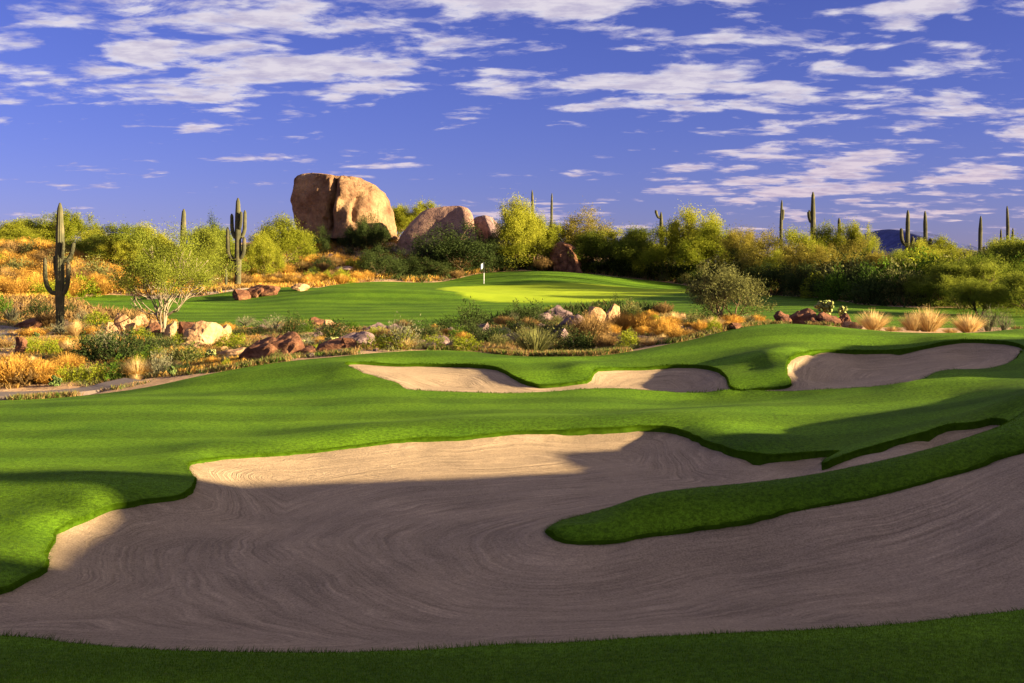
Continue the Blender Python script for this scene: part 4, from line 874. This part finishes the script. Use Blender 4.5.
RR = [(786,326,18,15,'red',45),(803,326,23,19,'red',45),(818,327,14,10,'red',44.5),(831,329,22,16,'red',44.5),(844,327,11,18,'red',44.8),(854,330,16,10,'tan',44.2)]
def rzone(px): return 'around the big saguaro' if px < 100 else 'in the tan rock pile' if px < 235 else 'beside the dark red rocks' if px < 375 else 'in the rocky bed below the green' if px < 560 else 'left of the grey-green tree' if px < 770 else 'in the dark pile on the right crest'
cnt = {}; adj = {'tan': 'sunlit tan rock', 'red': 'dark reddish rock', 'purple': 'greyish purple rock'}
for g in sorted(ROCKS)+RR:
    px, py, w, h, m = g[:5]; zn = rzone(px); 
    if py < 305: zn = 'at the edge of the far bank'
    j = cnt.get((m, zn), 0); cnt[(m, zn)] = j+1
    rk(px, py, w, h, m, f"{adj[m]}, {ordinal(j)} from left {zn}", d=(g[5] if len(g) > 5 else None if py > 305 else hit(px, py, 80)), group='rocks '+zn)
# small scattered stones in the garden bed
rs = np.random.default_rng(5); zs = {}
st = []
while len(st) < 90:
    px = rs.uniform(0, 760); d = rs.uniform(40, 64); x = (px-512)*d/F
    P = np.array([[x, d]])
    if inside(P, courseP)[0] or inside(P, gcP)[0]: continue
    st.append((px, d))
for px, d in sorted(st):
    zn = rzone(px); fb = 'nearer the fairway' if d < 50 else 'farther back'; j = zs.get((zn, fb), 0); zs[(zn, fb)] = j+1
    w = rs.uniform(4, 9); m = 'tan' if px < 235 or px > 600 else 'purple'
    rk(px, 0, w, w*.7, m, f"small {'tan' if m == 'tan' else 'grey'} stone, {ordinal(j)} from left {zn}, {fb}", d=d, group='small stones '+zn)

# ------------------------------------------------------------------ flagstick
x, y, z = place(484, 116); fs = bpy.data.objects.new('flagstick', None); COL.objects.link(fs); fs.location = (x, y, z)
hp = H+(HY-262)*116/F-z
mb = MB(); tube(mb, [[0, 0, -.1], [0, 0, hp*.5]], .025, 10); link('lower_pole', mb.mesh('lower_pole'), M['white'], fs)
mb = MB(); tube(mb, [[0, 0, hp*.5], [0, 0, hp]], .022, 10); link('upper_pole', mb.mesh('upper_pole'), M['black'], fs)
mb = MB(); nx, nz = 14, 8; gx = np.linspace(0, 1, nx); gy = np.linspace(0, 1, nz); v = []
for a in gx:
    for b in gy: v.append((-.03-a*.36, .10*math.sin(a*7)*a, hp-.02-b*.55-a*.30))
v = np.array(v); f = [[i*nz+j, i*nz+j+1, (i+1)*nz+j+1, (i+1)*nz+j] for i in range(nx-1) for j in range(nz-1)]
mb.add(np.concatenate([v, v+[0, .008, 0]]), None, np.concatenate([f, np.array(f)[:, ::-1]+len(v)])); link('flag', mb.mesh('flag'), M['flag'], fs)
tag(fs, 'white golf flag hanging on its pole at the back of the putting green', 'golf flag')

# ------------------------------------------------------------------ cart paths
def ribbon(name, pts, w, m):
    P = plan(pts); q = []
    for i in range(len(P)-1): q.append(P[i]+(P[i+1]-P[i])*np.linspace(0, 1, 8, endpoint=False)[:, None])
    P = np.concatenate(q+[P[-1:]])
    for _ in range(4): P[1:-1] = (P[:-2]+2*P[1:-1]+P[2:])/4
    tn = unit(np.gradient(P, axis=0)); nn = np.stack([-tn[:, 1], tn[:, 0]], -1); A = P+nn*w/2; B_ = P-nn*w/2
    zt = np.maximum(gz(A[:, 0], A[:, 1]), gz(B_[:, 0], B_[:, 1]))+.10
    n = len(P); v = np.concatenate([np.column_stack([A, zt]), np.column_stack([B_, zt]), np.column_stack([A, zt-.5]), np.column_stack([B_, zt-.5])]); i = np.arange(n-1)
    f = np.concatenate([np.stack([i, i+1, n+i+1, n+i], -1), np.stack([n+i, n+i+1, 3*n+i+1, 3*n+i], -1), np.stack([2*n+i, 2*n+i+1, i+1, i], -1)])
    mb = MB(); mb.add(v, None, f); o = link(name, mb.mesh(name, False), m); tag(o, kind='structure')
ribbon('cart_path', [(150,303,95.5),(190,303,95.5),(225,302,96.5),(246,300,98),(262,297,102)], 1.6, M['path'])
ribbon('cart_path', [(-400,402,37),(-150,400,38),(0,399,38.2),(60,396.5,38.5),(100,394,39),(135,391,40)], 1.5, M['path'])
ribbon('cart_path', [(-120,345,56),(-40,346,55),(5,346,55.5),(12,338,60),(4,330,65),(-60,326,68)], 2.4, M['path'])

# ------------------------------------------------------------------ far mountain and hill
def ridge(name, prof, d, depth, m, seed):
    n = 90; px = np.linspace(prof[0][0], prof[-1][0], n); py = np.interp(px, [p[0] for p in prof], [p[1] for p in prof]); v = []; rws = 24
    for r_ in range(rws+1):
        f = r_/rws; k_ = math.sin(math.pi*f)**.8 if f else 0
        for i in range(n):
            hz = (HY-py[i])*d/F+4; x = (px[i]-512)*d/F; nz_ = mnoise.fractal(Vector((x/d*60, f*6, seed)), .8, 2.1, 6)
            zz = max(-20, hz*k_*(1+.22*nz_*(1-k_))); v.append((x, d+(f-.5)*depth, zz if 0 < r_ < rws else -20))
    v = np.array(v); i = np.arange(rws)[:, None]*n; j = np.arange(n-1)[None]; f4 = np.stack([i+j, i+j+1, i+n+j+1, i+n+j], -1).reshape(-1, 4)
    mb = MB(); mb.add(v, None, f4); o = link(name, mb.mesh(name), m); tag(o, kind='structure')
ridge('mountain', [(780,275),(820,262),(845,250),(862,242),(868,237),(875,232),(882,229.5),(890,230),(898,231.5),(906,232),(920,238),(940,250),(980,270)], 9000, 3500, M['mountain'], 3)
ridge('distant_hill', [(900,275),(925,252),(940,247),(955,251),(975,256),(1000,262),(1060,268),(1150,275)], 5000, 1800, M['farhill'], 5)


# drop the source copies that nothing uses
for lst in list(K.values())+list(RK.values())+[palos, greens, browns, darks]:
    for o in lst:
        if o.name not in used:
            for ch in list(o.children): bpy.data.objects.remove(ch)
            bpy.data.objects.remove(o)
